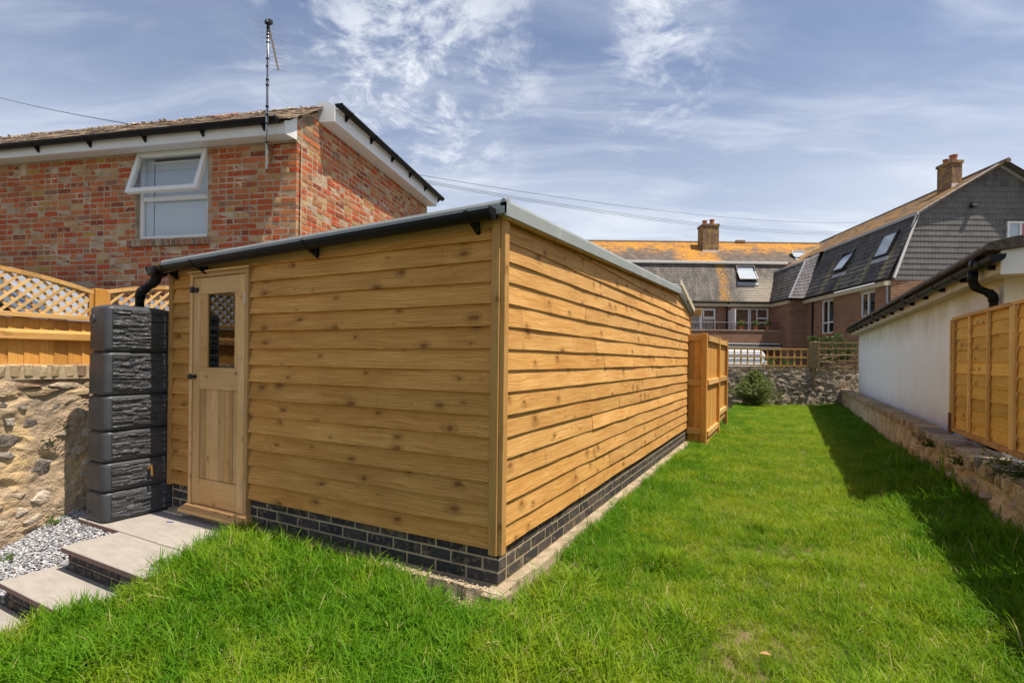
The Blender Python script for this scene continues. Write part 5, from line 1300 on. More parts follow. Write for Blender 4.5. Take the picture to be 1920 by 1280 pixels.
# ------------------------------------------------------------------ lap fence panels on the right wall
def lap_panel(y0, y1, label):
    fp_ = thing('lap_fence', label, 'fence panel', (1.76, (y0 + y1) / 2, 0.52), group='waney lap fence panels on the right wall')
    obj('top_rail', MB().cbox(1.735, 1.785, y0, y1, 1.835, 1.872, .003), M_fencey, fp_, (1.75, y0, 1.85)); obj('bottom_rail', MB().cbox(1.735, 1.785, y0, y1, 0.525, 0.572, .003), M_fencey, fp_, (1.75, y0, 0.53))
    nb = 4
    for i in range(nb):
        y = y0 + (y1 - y0 - 0.038) * i / (nb - 1)
        obj('batten', MB().cbox(1.736, 1.760, y, y + 0.038, 0.573, 1.834, .003), M_batten, fp_, (1.74, y, 0.57))
    z = 0.575; qz = random.Random(int(y0 * 10))
    while z < 1.82:
        hgt = 0.128 + qz.uniform(-.006, .006); n = 16; mb = MB(); z1 = min(z + hgt + 0.02, 1.834)
        for i in range(n + 1):
            y = y0 + 0.004 + (y1 - y0 - .008) * i / n; w = 0.007 * fbm(y * 3, z * 5, 0, 3)
            for x, zz in ((1.785, z + w), (1.7615, z + w), (1.776, z1), (1.785, z1)): mb.v.append((x, y, zz))
        for i in range(n):
            for j in range(4): mb.f.append((i * 4 + j, i * 4 + (j + 1) % 4, (i + 1) * 4 + (j + 1) % 4, (i + 1) * 4 + j))
        mb.f += [(0, 1, 2, 3), (n * 4 + 3, n * 4 + 2, n * 4 + 1, n * 4)]
        recalc(obj('slat', mb, M_slaty, fp_, (1.77, y0, z))); z += hgt
lap_panel(6.08, 7.90, 'orange lap fence panel standing on the boundary wall, the whole one beside the white render')
lap_panel(4.20, 6.04, 'nearer orange lap fence panel, cut off by the right edge of the photo')
lap_panel(2.32, 4.16, 'orange lap fence panel further along the wall, added out of view to shade the lawn')  # unseen panel, added so the fence shadow carries on down the lawn
lap_panel(0.44, 2.28, 'orange lap fence panel level with the viewer, added out of view to shade the near grass')  # also unseen, added to cast shadow over the foreground grass
o = obj('fence_post', MB().cbox(1.73, 1.78, 7.935, 7.985, 0.56, 1.85, .003), M_batten, None, (1.75, 7.95, 0.6)); tag(o, 'thin brown timber post at the far end of the right fence panel', 'post')
obj('metal_shoe', MB().cbox(1.722, 1.788, 7.928, 7.992, 0.50, 0.74, .003), M_brownp, o, (1.75, 7.95, 0.5))

# ------------------------------------------------------------------ far buildings, in a frame squared to the street
def slates(mb, P0, U, V, nu, nv, gap=0.012, th=0.02, lap=0.25, jit=0.0, q=random.Random(1), test=None):
    """rows of slates on the parallelogram P0, P0+U, P0+V (V runs up the slope)"""
    P0, U, V = Vector(P0), Vector(U), Vector(V); N_ = U.cross(V).normalized()
    du, dv = U / nu, V / nv; gu = U.normalized() * gap
    for j in range(nv):
        for i in range(-1, nu + 1):
            a = i + (0.5 if j % 2 else 0.0); b_ = a + 1
            a, b_ = max(a, 0), min(b_, nu)
            if b_ - a < 0.1: continue
            p = P0 + du * a + dv * j + N_ * (th + q.uniform(0, th * .4)); w = du * (b_ - a) - gu
            if test and not test(p + w / 2 + dv / 2): continue
            top = dv * (1 + lap) - N_ * th * 0.9
            mb.add([p, p + w, p + w + top, p + top, p - N_ * th, p + w - N_ * th], [(0, 1, 2, 3), (0, 4, 5, 1), (1, 5, 2), (0, 3, 4)])
    return mb
TA = thing('terraced_flats', 'brick flats with orange lichened roof and first-floor balcony beyond the lawn', 'building', (0, 0, 0), YAW)
AD = 36.3
obj('wall', MB().box(4.0, 12.05, AD, AD + .3, -0.2, 5.35).box(14.25, 15.28, AD, AD + .3, -0.2, 5.35).box(17.95, 22, AD, AD + .3, -0.2, 5.35).box(12.05, 14.25, AD, AD + .3, -0.2, 2.9).box(15.28, 17.95, AD, AD + .3, -0.2, 2.9)
    .box(12.05, 14.25, AD, AD + .3, 5.09, 5.35).box(15.28, 17.95, AD, AD + .3, 5.12, 5.35).box(4, 22, AD + .31, AD + 8, -0.2, 5.3), M_farbrick, TA, (0, 0, 0))
lowr = MB(); slates(lowr, (4.0, AD - 0.25, 5.45), (18.5, 0, 0), (0, 1.20, 2.93), 62, 17)
rf_ = obj('roof', MB().add([(4, AD - .25, 5.44), (22.5, AD - .25, 5.44), (22.5, AD + .95, 8.36), (4, AD + .95, 8.36), (4, AD + 4.9, 10.72), (25, AD + 4.9, 10.72), (25, AD + 0.95, 8.36), (4, AD + 9, 8.3), (25, AD + 9, 8.3)], [(0, 1, 2, 3), (3, 6, 5, 4), (4, 5, 8, 7)]), M_slA_low, TA, (0, 0, 0))
obj('slates', lowr, M_slA_low, rf_, (0, 0, 0), kind='stuff')
upr = MB(); slates(upr, (4.0, AD + 0.80, 8.42), (21, 0, 0), (0, 4.1, 2.34), 62, 19, th=.018); obj('slates_upper', upr, M_slA_up, rf_, (0, 0, 0), kind='stuff')
obj('ridge', MB().tube([(4, AD + 4.9, 10.76), (25, AD + 4.9, 10.76)], 0.11, 8), M_tile, rf_, (4, AD + 4.9, 10.7)); obj('vent_tile', MB().cbox(17.6, 18.3, AD + 4.7, AD + 5.0, 10.75, 10.96, .02), M_tile, rf_, (18, AD + 4.9, 10.8))
obj('flashing', MB().prism([(AD + 0.86, 8.30), (AD + 0.72, 8.33), (AD + 0.72, 8.48), (AD + 0.86, 8.52)], 4, 19.6, 'x'), M_whitelead, rf_, (4, AD, 8.4))
obj('gutter', MB().tube([(4, AD - .38, 5.45), (18.15, AD - .38, 5.45)], 0.07, 8), M_black, TA, (4, AD, 5.4)); obj('fascia', MB().box(4, 18.2, AD - .31, AD - .003, 5.17, 5.40), M_cream, TA, (4, AD, 5.2))
obj('downpipe', MB().tube([(14.95, AD - .35, 5.40), (14.95, AD - .08, 5.1), (14.95, AD - .08, 2.6)], 0.05, 8), M_black, TA, (15, AD, 5))
def far_window(par, bars, panes, origin, name='window'):
    w = obj(name, bars, M_upvc, par, origin)
    for p_ in panes: obj('pane', p_, M_glass, w, origin)
    return w
fy = AD + 0.10
def bx(*a): return MB().box(*a)
w = far_window(TA, MB().box(12.07, 12.15, fy, fy + .08, 3.0, 5.07).box(14.15, 14.23, fy, fy + .08, 3.0, 5.07).box(12.16, 14.14, fy, fy + .08, 4.98, 5.07).box(12.16, 14.14, fy, fy + .08, 3.0, 3.09).box(13.10, 13.28, fy, fy + .08, 3.10, 4.97).box(13.29, 14.14, fy, fy + .08, 4.28, 4.38).box(12.40, 12.52, fy - .01, fy + .07, 3.10, 4.97),
    [bx(12.16, 13.09, fy + .03, fy + .04, 3.1, 4.97), bx(13.29, 14.14, fy + .03, fy + .04, 3.1, 4.27)], (12, fy, 3))
obj('casement', MB().box(13.30, 13.38, fy - .12, fy - .05, 4.38, 4.98).box(14.05, 14.13, fy - .12, fy - .05, 4.38, 4.98).box(13.39, 14.04, fy - .12, fy - .05, 4.38, 4.46).box(13.39, 14.04, fy - .12, fy - .05, 4.90, 4.98), M_upvc, w, (13.3, fy, 4.4))
obj('room_back', bx(12, 14.3, fy + .35, fy + .37, 2.9, 5.1), M_greyp, w, (12, fy, 3))
w = far_window(TA, MB().box(15.30, 15.40, fy, fy + .08, 3.0, 5.10).box(17.83, 17.93, fy, fy + .08, 3.0, 5.10).box(15.41, 17.82, fy, fy + .08, 5.0, 5.10).box(15.41, 17.82, fy, fy + .08, 3.0, 3.08).box(16.62, 16.70, fy, fy + .08, 3.09, 4.99).box(17.10, 17.16, fy, fy + .08, 3.09, 4.99)
    .box(17.17, 17.82, fy, fy + .08, 4.36, 4.46).box(16.50, 16.58, fy - .03, fy + .04, 3.09, 4.99).box(15.55, 15.62, fy - .03, fy + .04, 3.09, 4.99), [bx(15.63, 16.49, fy + .0, fy + .01, 3.09, 4.99), bx(17.17, 17.82, fy + .03, fy + .04, 3.09, 4.35), bx(17.17, 17.82, fy + .03, fy + .04, 4.47, 4.99)], (15.3, fy, 3), 'patio_door')
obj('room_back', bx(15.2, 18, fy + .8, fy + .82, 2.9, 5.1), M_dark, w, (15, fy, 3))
# balcony
bal = obj('balcony', MB().box(9.0, 19.02, AD - 1.35, AD - 1.15, 2.62, 3.42).box(9.0, 19.02, AD - 1.149, AD - .002, 2.70, 2.90).box(18.85, 19.02, AD - 1.149, AD - .002, 2.91, 3.42), M_farbrick, TA, (12, AD - 1.3, 3))
obj('coping', MB().box(9.0, 19.08, AD - 1.40, AD - 1.12, 3.421, 3.49), M_conc, bal, (12, AD - 1.3, 3.4)); obj('soffit_board', MB().box(9.0, 19.1, AD - 1.42, AD - 1.36, 2.16, 2.40).box(9.0, 19.05, AD - 1.355, AD - .005, 2.42, 2.60), M_fascia, bal, (12, AD - 1.3, 2.3))
obj('gutter', MB().tube([(9, AD - 1.50, 2.46), (19.1, AD - 1.50, 2.46)], 0.06, 8), M_black, bal, (9, AD - 1.5, 2.4))
rl = MB().tube([(9, AD - 1.26, 3.98), (18.9, AD - 1.26, 3.98)], 0.022, 6)
x = 9.0
while x < 18.9: rl.box(x, x + .022, AD - 1.27, AD - 1.248, 3.49, 3.98); x += 0.24
obj('railing', rl, M_iron, bal, (9, AD - 1.26, 3.5)); obj('party_screen', MB().box(15.02, 15.10, AD - 1.2, AD - .01, 3.5, 4.9), M_fascia, bal, (15, AD - 1, 3.5))
def velux(par, P, U, V, openf=0.0, lab='skylight'):
    """roof window lying on a slope: P centre, U along, V up-slope (vectors, half sizes)"""
    P, U, V = Vector(P), Vector(U), Vector(V); N_ = U.cross(V).normalized(); 
    if N_.z < 0: N_ = -N_
    u, v = U.normalized(), V.normalized(); lu, lv = U.length, V.length; fr = MB()
    def plate(mb, a0, a1, b0, b1, h0, h1, T=lambda p: p): mb.add([T(P + u * a + v * b_ + N_ * h) for h in (h0, h1) for a, b_ in ((a0, b0), (a1, b0), (a1, b1), (a0, b1))], [(0, 3, 2, 1), (4, 5, 6, 7), (0, 1, 5, 4), (1, 2, 6, 5), (2, 3, 7, 6), (3, 0, 4, 7)])
    t = 0.09
    for a in ((-lu, -lu + t, -lv, lv), (lu - t, lu, -lv, lv), (-lu + t, lu - t, -lv, -lv + t), (-lu + t, lu - t, lv - t, lv)): plate(fr, *a, 0.0, 0.11)
    w = recalc(obj(lab, fr, M_iron, par, P))
    fl = MB(); plate(fl, -lu - .05, lu + .05, -lv - .26, -lv - .01, 0.0, 0.05); recalc(obj('apron', fl, M_lead, w, P))
    fl = MB(); plate(fl, -lu + t, lu - t, -lv + t, lv - t, 0.012, 0.02); recalc(obj('shaft', fl, M_blind if openf > 0 else M_greyp, w, P))
    ang = openf; c_, s_ = math.cos(ang), math.sin(ang)
    def T(p):
        d = p - P; a, b_, h = d.dot(u), d.dot(v), d.dot(N_) - 0.1; return P + u * a + v * (b_ * c_ + h * s_) + N_ * (0.1 - b_ * s_ + h * c_)
    sa = MB()
    for a in ((-lu + .02, -lu + t, -lv + .02, lv - .02), (lu - t, lu - .02, -lv + .02, lv - .02), (-lu + t, lu - t, -lv + .02, -lv + t), (-lu + t, lu - t, lv - t, lv - .02)): plate(sa, *a, 0.115, 0.16, T)
    recalc(obj('sash', sa, M_iron, w, P)); pn = MB(); plate(pn, -lu + t, lu - t, -lv + t, lv - t, 0.13, 0.14, T); recalc(obj('pane', pn, M_glass, w, P)); bl = MB(); plate(bl, -lu + t, lu - t, -lv + t, lv - t, 0.10, 0.11, T); recalc(obj('blind', bl, M_blind, w, P))
    return w
velux(TA, (16.55, AD + 0.60, 7.58), (0.68, 0, 0), (0, 0.25, 0.62), 0.30)
def chimney(par, x0, x1, y0, y1, z0, z1, pots, flz):
    c_ = obj('chimney', MB().box(x0, x1, y0, y1, z0, z1 - .15).box(x0 - .05, x1 + .05, y0 - .05, y1 + .05, z1 - .149, z1), M_chim, par, (x0, y0, z0))
    for px, py, h, r_ in pots: obj('chimney_pot', MB().tube([(px, py, z1), (px, py, z1 + h * .8), (px, py, z1 + h * .8), (px, py, z1 + h)], [r_, r_ * .9, r_ * 1.12, r_ * 1.12], 12), M_clay, c_, (px, py, z1), smooth=False)
    obj('flashing', MB().box(x0 - .04, x1 + .04, y0 - .06, y0 - .002, flz - .25, flz + .12).add([(x0 - .05, y0 - .06, flz - .25), (x1 + .05, y0 - .06, flz - .25), (x1 + .22, y0 - .60, flz - .42), (x0 - .22, y0 - .60, flz - .42)], [(0, 1, 2, 3)]), M_whitelead, c_, (x0, y0, flz))
    return c_
def chimb(n):
    p = n.coord('Object'); x, y, z = n.sep(p)
    bt = n.node('ShaderNodeTexBrick', {'Vector': n.comb(n.math('ADD', x, y), z, 0.0), 'Color1': (0.11, 0.042, 0.028, 1), 'Color2': (0.18, 0.075, 0.045, 1), 'Mortar': (0.20, 0.15, 0.10, 1), 'Scale': 1.0, 'Mortar Size': 0.010, 'Brick Width': 0.225, 'Row Height': 0.075})
    base = n.mix(n.mr(n.noise(p, 2.5, 6, 0.75), 0.47, 0.60, 0, .75), bt.outputs['Color'], (0.34, 0.25, 0.06))
    return {'Base Color': base, 'Roughness': .9}
M_chim = mat('lichened_chimney_brick', chimb)
chimney(TA, 14.30, 15.50, AD + 2.9, AD + 4.0, 9.0, 11.72, [(14.6, AD + 3.4, .36, .17), (15.15, AD + 3.4, .44, .17)], 9.60)
velux(TA, (21.0, AD + 1.9, 9.10), (.50, 0, 0), (0, .40, .23), -0.5)

# wing: small stepped block, then the long gabled range coming towards the viewer
GB = thing('gabled_house', 'brick house with a slate-hung gable and mansard roof on the right, behind the white outbuilding', 'house', (0, 0, 0), YAW)
V3 = Vector
P1, P2 = V3((18.42, 25.3, 0)), V3((19.08, 33.7, 0)); BDir = (P2 - P1).normalized(); BN = V3((-BDir.y, BDir.x, 0))   # outward (to the left)
def gp(s, o_, z): p = P1 + BDir * s - BN * o_; return V3((p.x, p.y, z))     # s along the range, o into the building
BL = (P2 - P1).length
wins = [(2.55, 1.27, 3.80, 5.08), (6.58, 5.20, 3.10, 5.12)]
wm = MB()
def wq(mb, s0, s1, z0, z1, o0=0.0, o1=0.3):
    a = [gp(s0, o0, z0), gp(s1, o0, z0), gp(s1, o1, z0), gp(s0, o1, z0), gp(s0, o0, z1), gp(s1, o0, z1), gp(s1, o1, z1), gp(s0, o1, z1)]
    mb.add(a, [(0, 3, 2, 1), (4, 5, 6, 7), (0, 1, 5, 4), (1, 2, 6, 5), (2, 3, 7, 6), (3, 0, 4, 7)]); return mb
for s0, s1, z0, z1 in ((0, 1.27, -.2, 5.4), (2.55, 5.20, -.2, 5.4), (6.58, BL, -.2, 5.4), (1.27, 2.55, -.2, 3.8), (1.27, 2.55, 5.08, 5.4), (5.20, 6.58, -.2, 3.1), (5.20, 6.58, 5.12, 5.4)): wq(wm, s0, s1, z0, z1)
wq(wm, -0.0, BL, -.2, 5.38, 0.31, 9.8)
wm.box(18.05, 19.1, 33.7, 33.95, -.2, 5.4); wm.box(18.05, 18.25, 33.96, 36.3, -.2, 5.4)
recalc(obj('wall', wm, M_farbrick, GB, (0, 0, 0)))
# gable end: red brick base then slates
GW = 10.3
gx = P1.x
out = [(gx + 0.10, 5.50), (gx + 1.22, 8.62), (gx + 5.15, 11.05), (gx + 9.1, 8.62), (gx + GW, 5.50)]
obj('gable_wall', MB().prism([(gx + .1, 5.50), (gx + 1.3, 8.5), (gx + 5.15, 10.9), (gx + 9, 8.5)] + [(gx + GW, 5.5)], P1.y + .06, P1.y + .30, 'y'), M_slG, GB, (gx, P1.y, 5.5))
gs_ = obj('gable_backing', MB().prism([(gx + .02, 5.40), (gx + 1.2, 8.6), (gx + 5.15, 11.0), (gx + 9.1, 8.6), (gx + GW, 5.4)], P1.y - .03, P1.y + .019, 'y'), M_slG, GB, (gx, P1.y, 5.5))
row = 0.272; tw = 0.365; j = 0; z = 5.40; cnt = 0; q = random.Random(31)
while z < 11.0:
    i = -1
    while True:
        x0 = gx - 0.1 + i * tw + (tw / 2 if j % 2 else 0); i += 1
        if x0 > gx + 7.6: break
        poly = [(x0 + .006, z), (x0 + tw - .006, z), (x0 + tw - .006, z + row * 1.15), (x0 + .006, z + row * 1.15)]
        for (ax, az), (bx_, bz) in zip(out, out[1:]):
            nx_, nz_ = -(bz - az), (bx_ - ax)       # outside normal (left/up)
            poly = clip(poly, nx_, nz_, nx_ * ax + nz_ * az)
            if len(poly) < 3: break
        if len(poly) < 3 or max(p[1] for p in poly) - min(p[1] for p in poly) < 0.05: continue
        if 23.92 < x0 + tw / 2 < 25.5 and 7.30 < z + row / 2 < 8.32: continue
        yb = lambda zz: P1.y - .055 - 0.022 * (1 - (zz - z) / row)
        n_ = len(poly); mb = MB(); mb.v = [(p[0], yb(p[1]) , p[1]) for p in poly] + [(p[0], P1.y - .031, p[1]) for p in poly]
        mb.f = [tuple(range(n_)), tuple(range(2 * n_ - 1, n_ - 1, -1))] + [(a, a + n_, (a + 1) % n_ + n_, (a + 1) % n_) for a in range(n_)]
        cnt += 1
        if cnt <= 300: obj('slate', mb, M_slG, gs_, (x0, P1.y, z))
        else:
            if cnt == 301: restm = MB()
            restm.add(mb.v, mb.f)
    z += row; j += 1
if cnt > 300: obj('slates', restm, M_slG, gs_, (gx, P1.y, 6), kind='stuff')
# barge strips
for (ax, az), (bx_, bz), m_ in ((out[0], out[1], M_whitelead), (out[1], out[2], M_lead), (out[2], out[3], M_lead)):
    obj('verge', MB().beam((ax - .05, P1.y - .10, az), (bx_ - .03, P1.y - .10, bz + .02), 0.10, 0.12), m_, GB, (ax, P1.y, az))
# mansard slope facing left
lo0, lo1 = gp(-0.12, -0.25, 5.50), gp(BL, -0.25, 5.50); up0_, up1_ = gp(-0.12, 1.2, 8.60), gp(BL + .3, 1.2, 8.60); rg0, rg1 = gp(-0.15, 5.15, 11.05), gp(BL + 9, 5.15, 11.05)
rfB = obj('roof', MB().add([lo0, lo1, up1_, up0_, rg0, rg1, gp(BL + 9, 1.2, 8.6), gp(-.12, 9.1, 8.6), gp(BL + 9, 9.1, 8.6), gp(-.12, 10.4, 5.5), gp(BL + 9, 10.4, 5.5)], [(0, 1, 2, 3), (3, 6, 5, 4), (4, 5, 8, 7), (7, 8, 10, 9)]), M_slB_low, GB, (0, 0, 0))
sl = MB(); U_ = lo0 - lo1; slates(sl, lo1, U_, up0_ - lo0, 30, 12, th=.022); obj('slates', sl, M_slB_low, rfB, (0, 0, 0), kind='stuff')
sl = MB(); slates(sl, gp(BL + 6, 1.1, 8.62), gp(-.12, 1.1, 8.62) - gp(BL + 6, 1.1, 8.62), rg0 - gp(-.15, 1.1, 8.58), 40, 15, th=.02); obj('slates_upper', sl, M_slB_up, rfB, (0, 0, 0), kind='stuff')
obj('flashing', MB().beam(gp(-.12, 1.12, 8.62), gp(BL + .2, 1.12, 8.62), 0.10, 0.14), M_lead, rfB, gp(0, 1.1, 8.6)); obj('ridge', MB().tube([rg0 + V3((0, 0, .05)), rg1], 0.12, 8), M_tile, rfB, rg0)
obj('gutter', MB().tube([gp(0, -.38, 5.44), gp(BL, -.38, 5.44)], 0.07, 8), M_black, GB, gp(0, -.38, 5.44)); obj('fascia', wq(MB(), 0.02, BL, 5.15, 5.36, -.30, -.003), M_cream, GB, gp(0, -.3, 5.2))
obj('downpipe', MB().tube([gp(BL - .35, -.32, 5.4), gp(BL - .9, -.08, 5.15), gp(BL - .9, -.08, -.1)], 0.05, 8), M_black, GB, gp(BL - .9, -.1, 5)); obj('downpipe', MB().tube([gp(.15, -.08, 5.2), gp(.15, -.08, 2.5)], 0.045, 8), M_greyp, GB, gp(.1, -.1, 5))
for s1, s0, z0, z1 in wins:
    w_ = s1 - s0; b_ = MB()
    for a, c_, d, e_ in ((s0, s0 + .08, z0, z1), (s1 - .08, s1, z0, z1), (s0 + .081, s1 - .081, z0, z0 + .08), (s0 + .081, s1 - .081, z1 - .08, z1), (s0 + w_ * .48, s0 + w_ * .48 + .09, z0 + .081, z1 - .081)): wq(b_, a, c_, d, e_, 0.06, 0.14)
    if z0 < 3.5: wq(b_, s0 + .081, s0 + w_ * .48 - .002, z0 + .62, z0 + .70, 0.06, 0.14); wq(b_, s0 + w_ * .48 + .092, s1 - .081, z0 + .62, z0 + .70, 0.06, 0.14)
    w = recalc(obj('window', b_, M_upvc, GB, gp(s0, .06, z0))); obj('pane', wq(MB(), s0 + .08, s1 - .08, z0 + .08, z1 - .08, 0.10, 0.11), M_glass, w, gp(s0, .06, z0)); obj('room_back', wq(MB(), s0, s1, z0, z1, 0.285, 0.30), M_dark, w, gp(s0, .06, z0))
    obj('sill', wq(MB(), s0 - .08, s1 + .08, z0 - .12, z0 - .002, -0.07, 0.06), M_clay, w, gp(s0, 0, z0)); obj('lintel', wq(MB(), s0 - .08, s1 + .08, z1 + .002, z1 + .10, -0.012, 0.05), M_cream, w, gp(s0, 0, z1))
up_s = (up0_ - lo0).normalized()
velux(GB, gp(1.35, 0.63, 7.36), BDir * 0.62, up_s * 0.68, 0.0); velux(GB, gp(5.05, 0.55, 7.20), BDir * 0.62, up_s * 0.68, 0.18)
# gable window and lamp
gw = obj('window', MB().box(23.95, 24.05, P1.y - .12, P1.y - .03, 7.30, 8.30).box(25.4, 25.5, P1.y - .12, P1.y - .03, 7.30, 8.30).box(24.051, 25.399, P1.y - .12, P1.y - .03, 8.20, 8.30).box(24.051, 25.399, P1.y - .12, P1.y - .03, 7.30, 7.38).box(24.55, 24.64, P1.y - .121, P1.y - .03, 7.381, 8.199), M_upvc, GB, (24, P1.y, 7.3))
obj('pane', bx(24.05, 25.4, P1.y - .075, P1.y - .07, 7.38, 8.2), M_glass, gw, (24, P1.y, 7.3)); obj('curtain', bx(24.65, 25.4, P1.y - .055, P1.y - .045, 7.38, 8.2), M_curtain, gw, (24.6, P1.y, 7.4)); obj('net_curtain', bx(24.05, 24.54, P1.y - .055, P1.y - .045, 7.38, 8.2), M_blind, gw, (24.1, P1.y, 7.4))
obj('wall_lamp', MB().cbox(22.08, 22.32, P1.y - .32, P1.y - .06, 8.93, 9.05, .03).box(22.14, 22.26, P1.y - .2, P1.y - .06, 9.03, 9.14), M_soot, GB, (22.2, P1.y, 9))
# stepped block between the two ranges
def quad_slates(mb, A, B, C, D, nu, nv, th=.022, gap=.04, q=random.Random(4)):
    """slates on a twisted quad A,B (bottom) C,D (top): bilinear"""
    A, B, C, D = map(Vector, (A, B, C, D)); f = lambda a, b_: (A * (1 - a) + B * a) * (1 - b_) + (D * (1 - a) + C * a) * b_
    N_ = (B - A).cross(D - A).normalized()
    for j in range(nv):
        for i in range(-1, nu + 1):
            a0 = (i + (.5 if j % 2 else 0)) / nu; a1 = a0 + (1 - gap) / nu; a0, a1 = max(a0, 0), min(a1, 1)
            if a1 - a0 < .02: continue
            b0, b1_ = j / nv, min(1.0, (j + 1.2) / nv); t = th + q.uniform(0, th * .4)
            p = [f(a0, b0) + N_ * t, f(a1, b0) + N_ * t, f(a1, b1_) + N_ * .002, f(a0, b1_) + N_ * .002, f(a0, b0), f(a1, b0)]
            mb.add(p, [(0, 1, 2, 3), (0, 4, 5, 1), (1, 5, 2), (0, 3, 4)])
cA, cB, cC, cD = (17.80, 33.42, 5.46), (19.12, 33.42, 5.46), (20.25, 34.35, 8.52), (19.30, 34.30, 8.05)
bA, bB, bC, bD = [tuple(Vector(p) + Vector((.10, .12, -.04))) for p in (cA, cB, cC, cD)]
sA, sD = (17.80, 36.6, 5.46), (18.60, 37.1, 7.75)
r2 = MB().add([bA, bB, bC, bD, sA, sD, tuple(gp(BL + 5, 3.6, 10.1)), (19.0, 42, 9.8)], [(0, 1, 2, 3), (4, 0, 3, 5), (5, 3, 2, 6), (5, 6, 7)])
rc = obj('roof', r2, M_slB_up, GB, (18, 33.5, 5.5))
m1 = MB(); quad_slates(m1, cA, cB, cC, cD, 5, 12); obj('slates', m1, M_slC, rc, (18, 33.5, 5.5), kind='stuff')
m1 = MB(); quad_slates(m1, sA, cA, cD, sD, 10, 11); obj('slates', m1, M_slB_low, rc, (18, 33.5, 5.5), kind='stuff')
obj('hip_flashing', MB().beam(cA, cD, 0.07, 0.14), M_lead, rc, cA); obj('flashing', MB().beam(cD, sD, 0.12, 0.12).beam(cD, cC, 0.12, 0.12), M_lead, rc, cD)
obj('fascia', MB().box(17.86, 18.04, 33.72, 36.2, 5.15, 5.38), M_cream, GB, (18, 34, 5.2))
obj('gutter', MB().tube([(17.76, 36.2, 5.44), (17.76, 33.38, 5.44), (19.0, 33.38, 5.44)], 0.07, 8), M_black, GB, (18, 34, 5.4))
chimney(GB, 22.75, 23.28, 27.0, 27.95, 9.6, 11.95, [(23.02, 27.25, .34, .17), (23.0, 27.7, .28, .13)], 10.6)
def cf(r, d, z): return rt0 * r + fw * d + V3((0, 0, z))
# balcony plants
for i, (x, lab, sc_) in enumerate(((15.42, 'leftmost potted plant on the balcony ledge, bushy with red tips', 1.0), (16.42, 'middle potted plant on the balcony ledge, in a terracotta pot', .9), (17.22, 'rightmost potted plant on the balcony ledge, with red and white flowers', 1.1))):
    b_ = cf(x, AD - 1.26, 3.49); t_ = thing('potted_plant', lab, 'potted plant', b_, group='terracotta pots along the balcony ledge')
    obj('pot', MB().tube([b_, b_ + V3((0, 0, .22)), b_ + V3((0, 0, .22)), b_ + V3((0, 0, .26))], [.09, .125, .145, .145], 12), M_clay, t_, b_)
    lf_ = MB(); fl = MB(); q = random.Random(50 + i)
    for k_ in range(170):
        d = V3((q.gauss(0, 1), q.gauss(0, 1), q.gauss(0, 1))).normalized() * q.uniform(.05, .24) * sc_; c_ = b_ + V3((0, 0, .46)) + d
        a, e_ = V3((q.gauss(0, 1), q.gauss(0, 1), q.gauss(0, 1))).normalized() * .035, V3((q.gauss(0, 1), q.gauss(0, 1), q.gauss(0, 1))).normalized() * .06
        (fl if (k_ % 14 == 0 and i != 1) else lf_).add([c_ - a, c_ - e_, c_ + a, c_ + e_], [(0, 1, 2, 3)])
    obj('foliage', lf_, M_leaf, t_, b_); 
    if fl.v: obj('flowers', fl, M_flower, t_, b_)
b_ = cf(18.22, AD - .14, 4.25); o = obj('hanging_pot', MB().tube([b_, b_ + V3((0, 0, .16)), b_ + V3((0, 0, .24))], [.10, .17, .19], 12).tube([b_ + V3((0, 0, .22)), b_ + V3((0, 0, .40))], .012, 5), M_teal, None, b_); tag(o, 'small teal pot hung on the brick wall right of the balcony door', 'pot')

# ------------------------------------------------------------------ things at the far end
def bwp(u, v, d=0.0): c_, s_ = math.cos(BA), math.sin(BA); return V3((BP.x + u * c_ + d * s_, BP.y + u * s_ - d * c_, v))
def square_trellis(u0, u1, z0, z1, label, nz_):
    t_ = thing('trellis_panel', label, 'trellis', bwp((u0 + u1) / 2, z0), BA, group='square trellis panels on the back wall')
    L = u1 - u0; n = max(2, round(L / 0.2)); w = 0.042
    x0 = -L / 2; tm_ = M_oldwoodx if z1 < 1.9 else M_oldwood
    for i in range(n + 1): obj('upright', MB().box(x0 + i * (L - w) / n, x0 + i * (L - w) / n + w, -.012, .012, 0, z1 - z0), tm_, t_, (x0, 0, 0))
    for i in range(nz_ + 1): zz = i * (z1 - z0 - w) / nz_; obj('crossbar', MB().box(x0, x0 + L, -.03, -.0125, zz, zz + w), tm_, t_, (x0, 0, zz))
square_trellis(-0.15, 2.50, 1.20, 1.77, 'low square trellis along the back wall in front of the white van', 2)
square_trellis(2.80, 3.95, 1.18, 1.98, 'taller square trellis full of creeper beside the white outbuilding', 4)
a = bwp(2.64, 1.15, .05); o = obj('timber_post', MB().cbox(a.x - .13, a.x + .13, a.y - .05, a.y + .05, 1.15, 1.98, .01), M_oldwood, None, a); tag(o, 'wide weathered timber post between the two back wall trellises', 'post')
a = bwp(2.62, .55, .06); o = obj('timber_stake', MB().cbox(a.x - .045, a.x + .045, a.y - .03, a.y + .02, .58, 1.145, .006), M_oldwood, None, a); tag(o, 'greenish timber stake fixed down the back wall under the wide post', 'stake')
a = bwp(1.32, .55, .06); o = obj('timber_stake', MB().cbox(a.x - .03, a.x + .03, a.y - .025, a.y + .02, .50, 1.06, .006), M_oldwood, None, a); tag(o, 'thin grey stake against the middle of the back wall', 'stake')
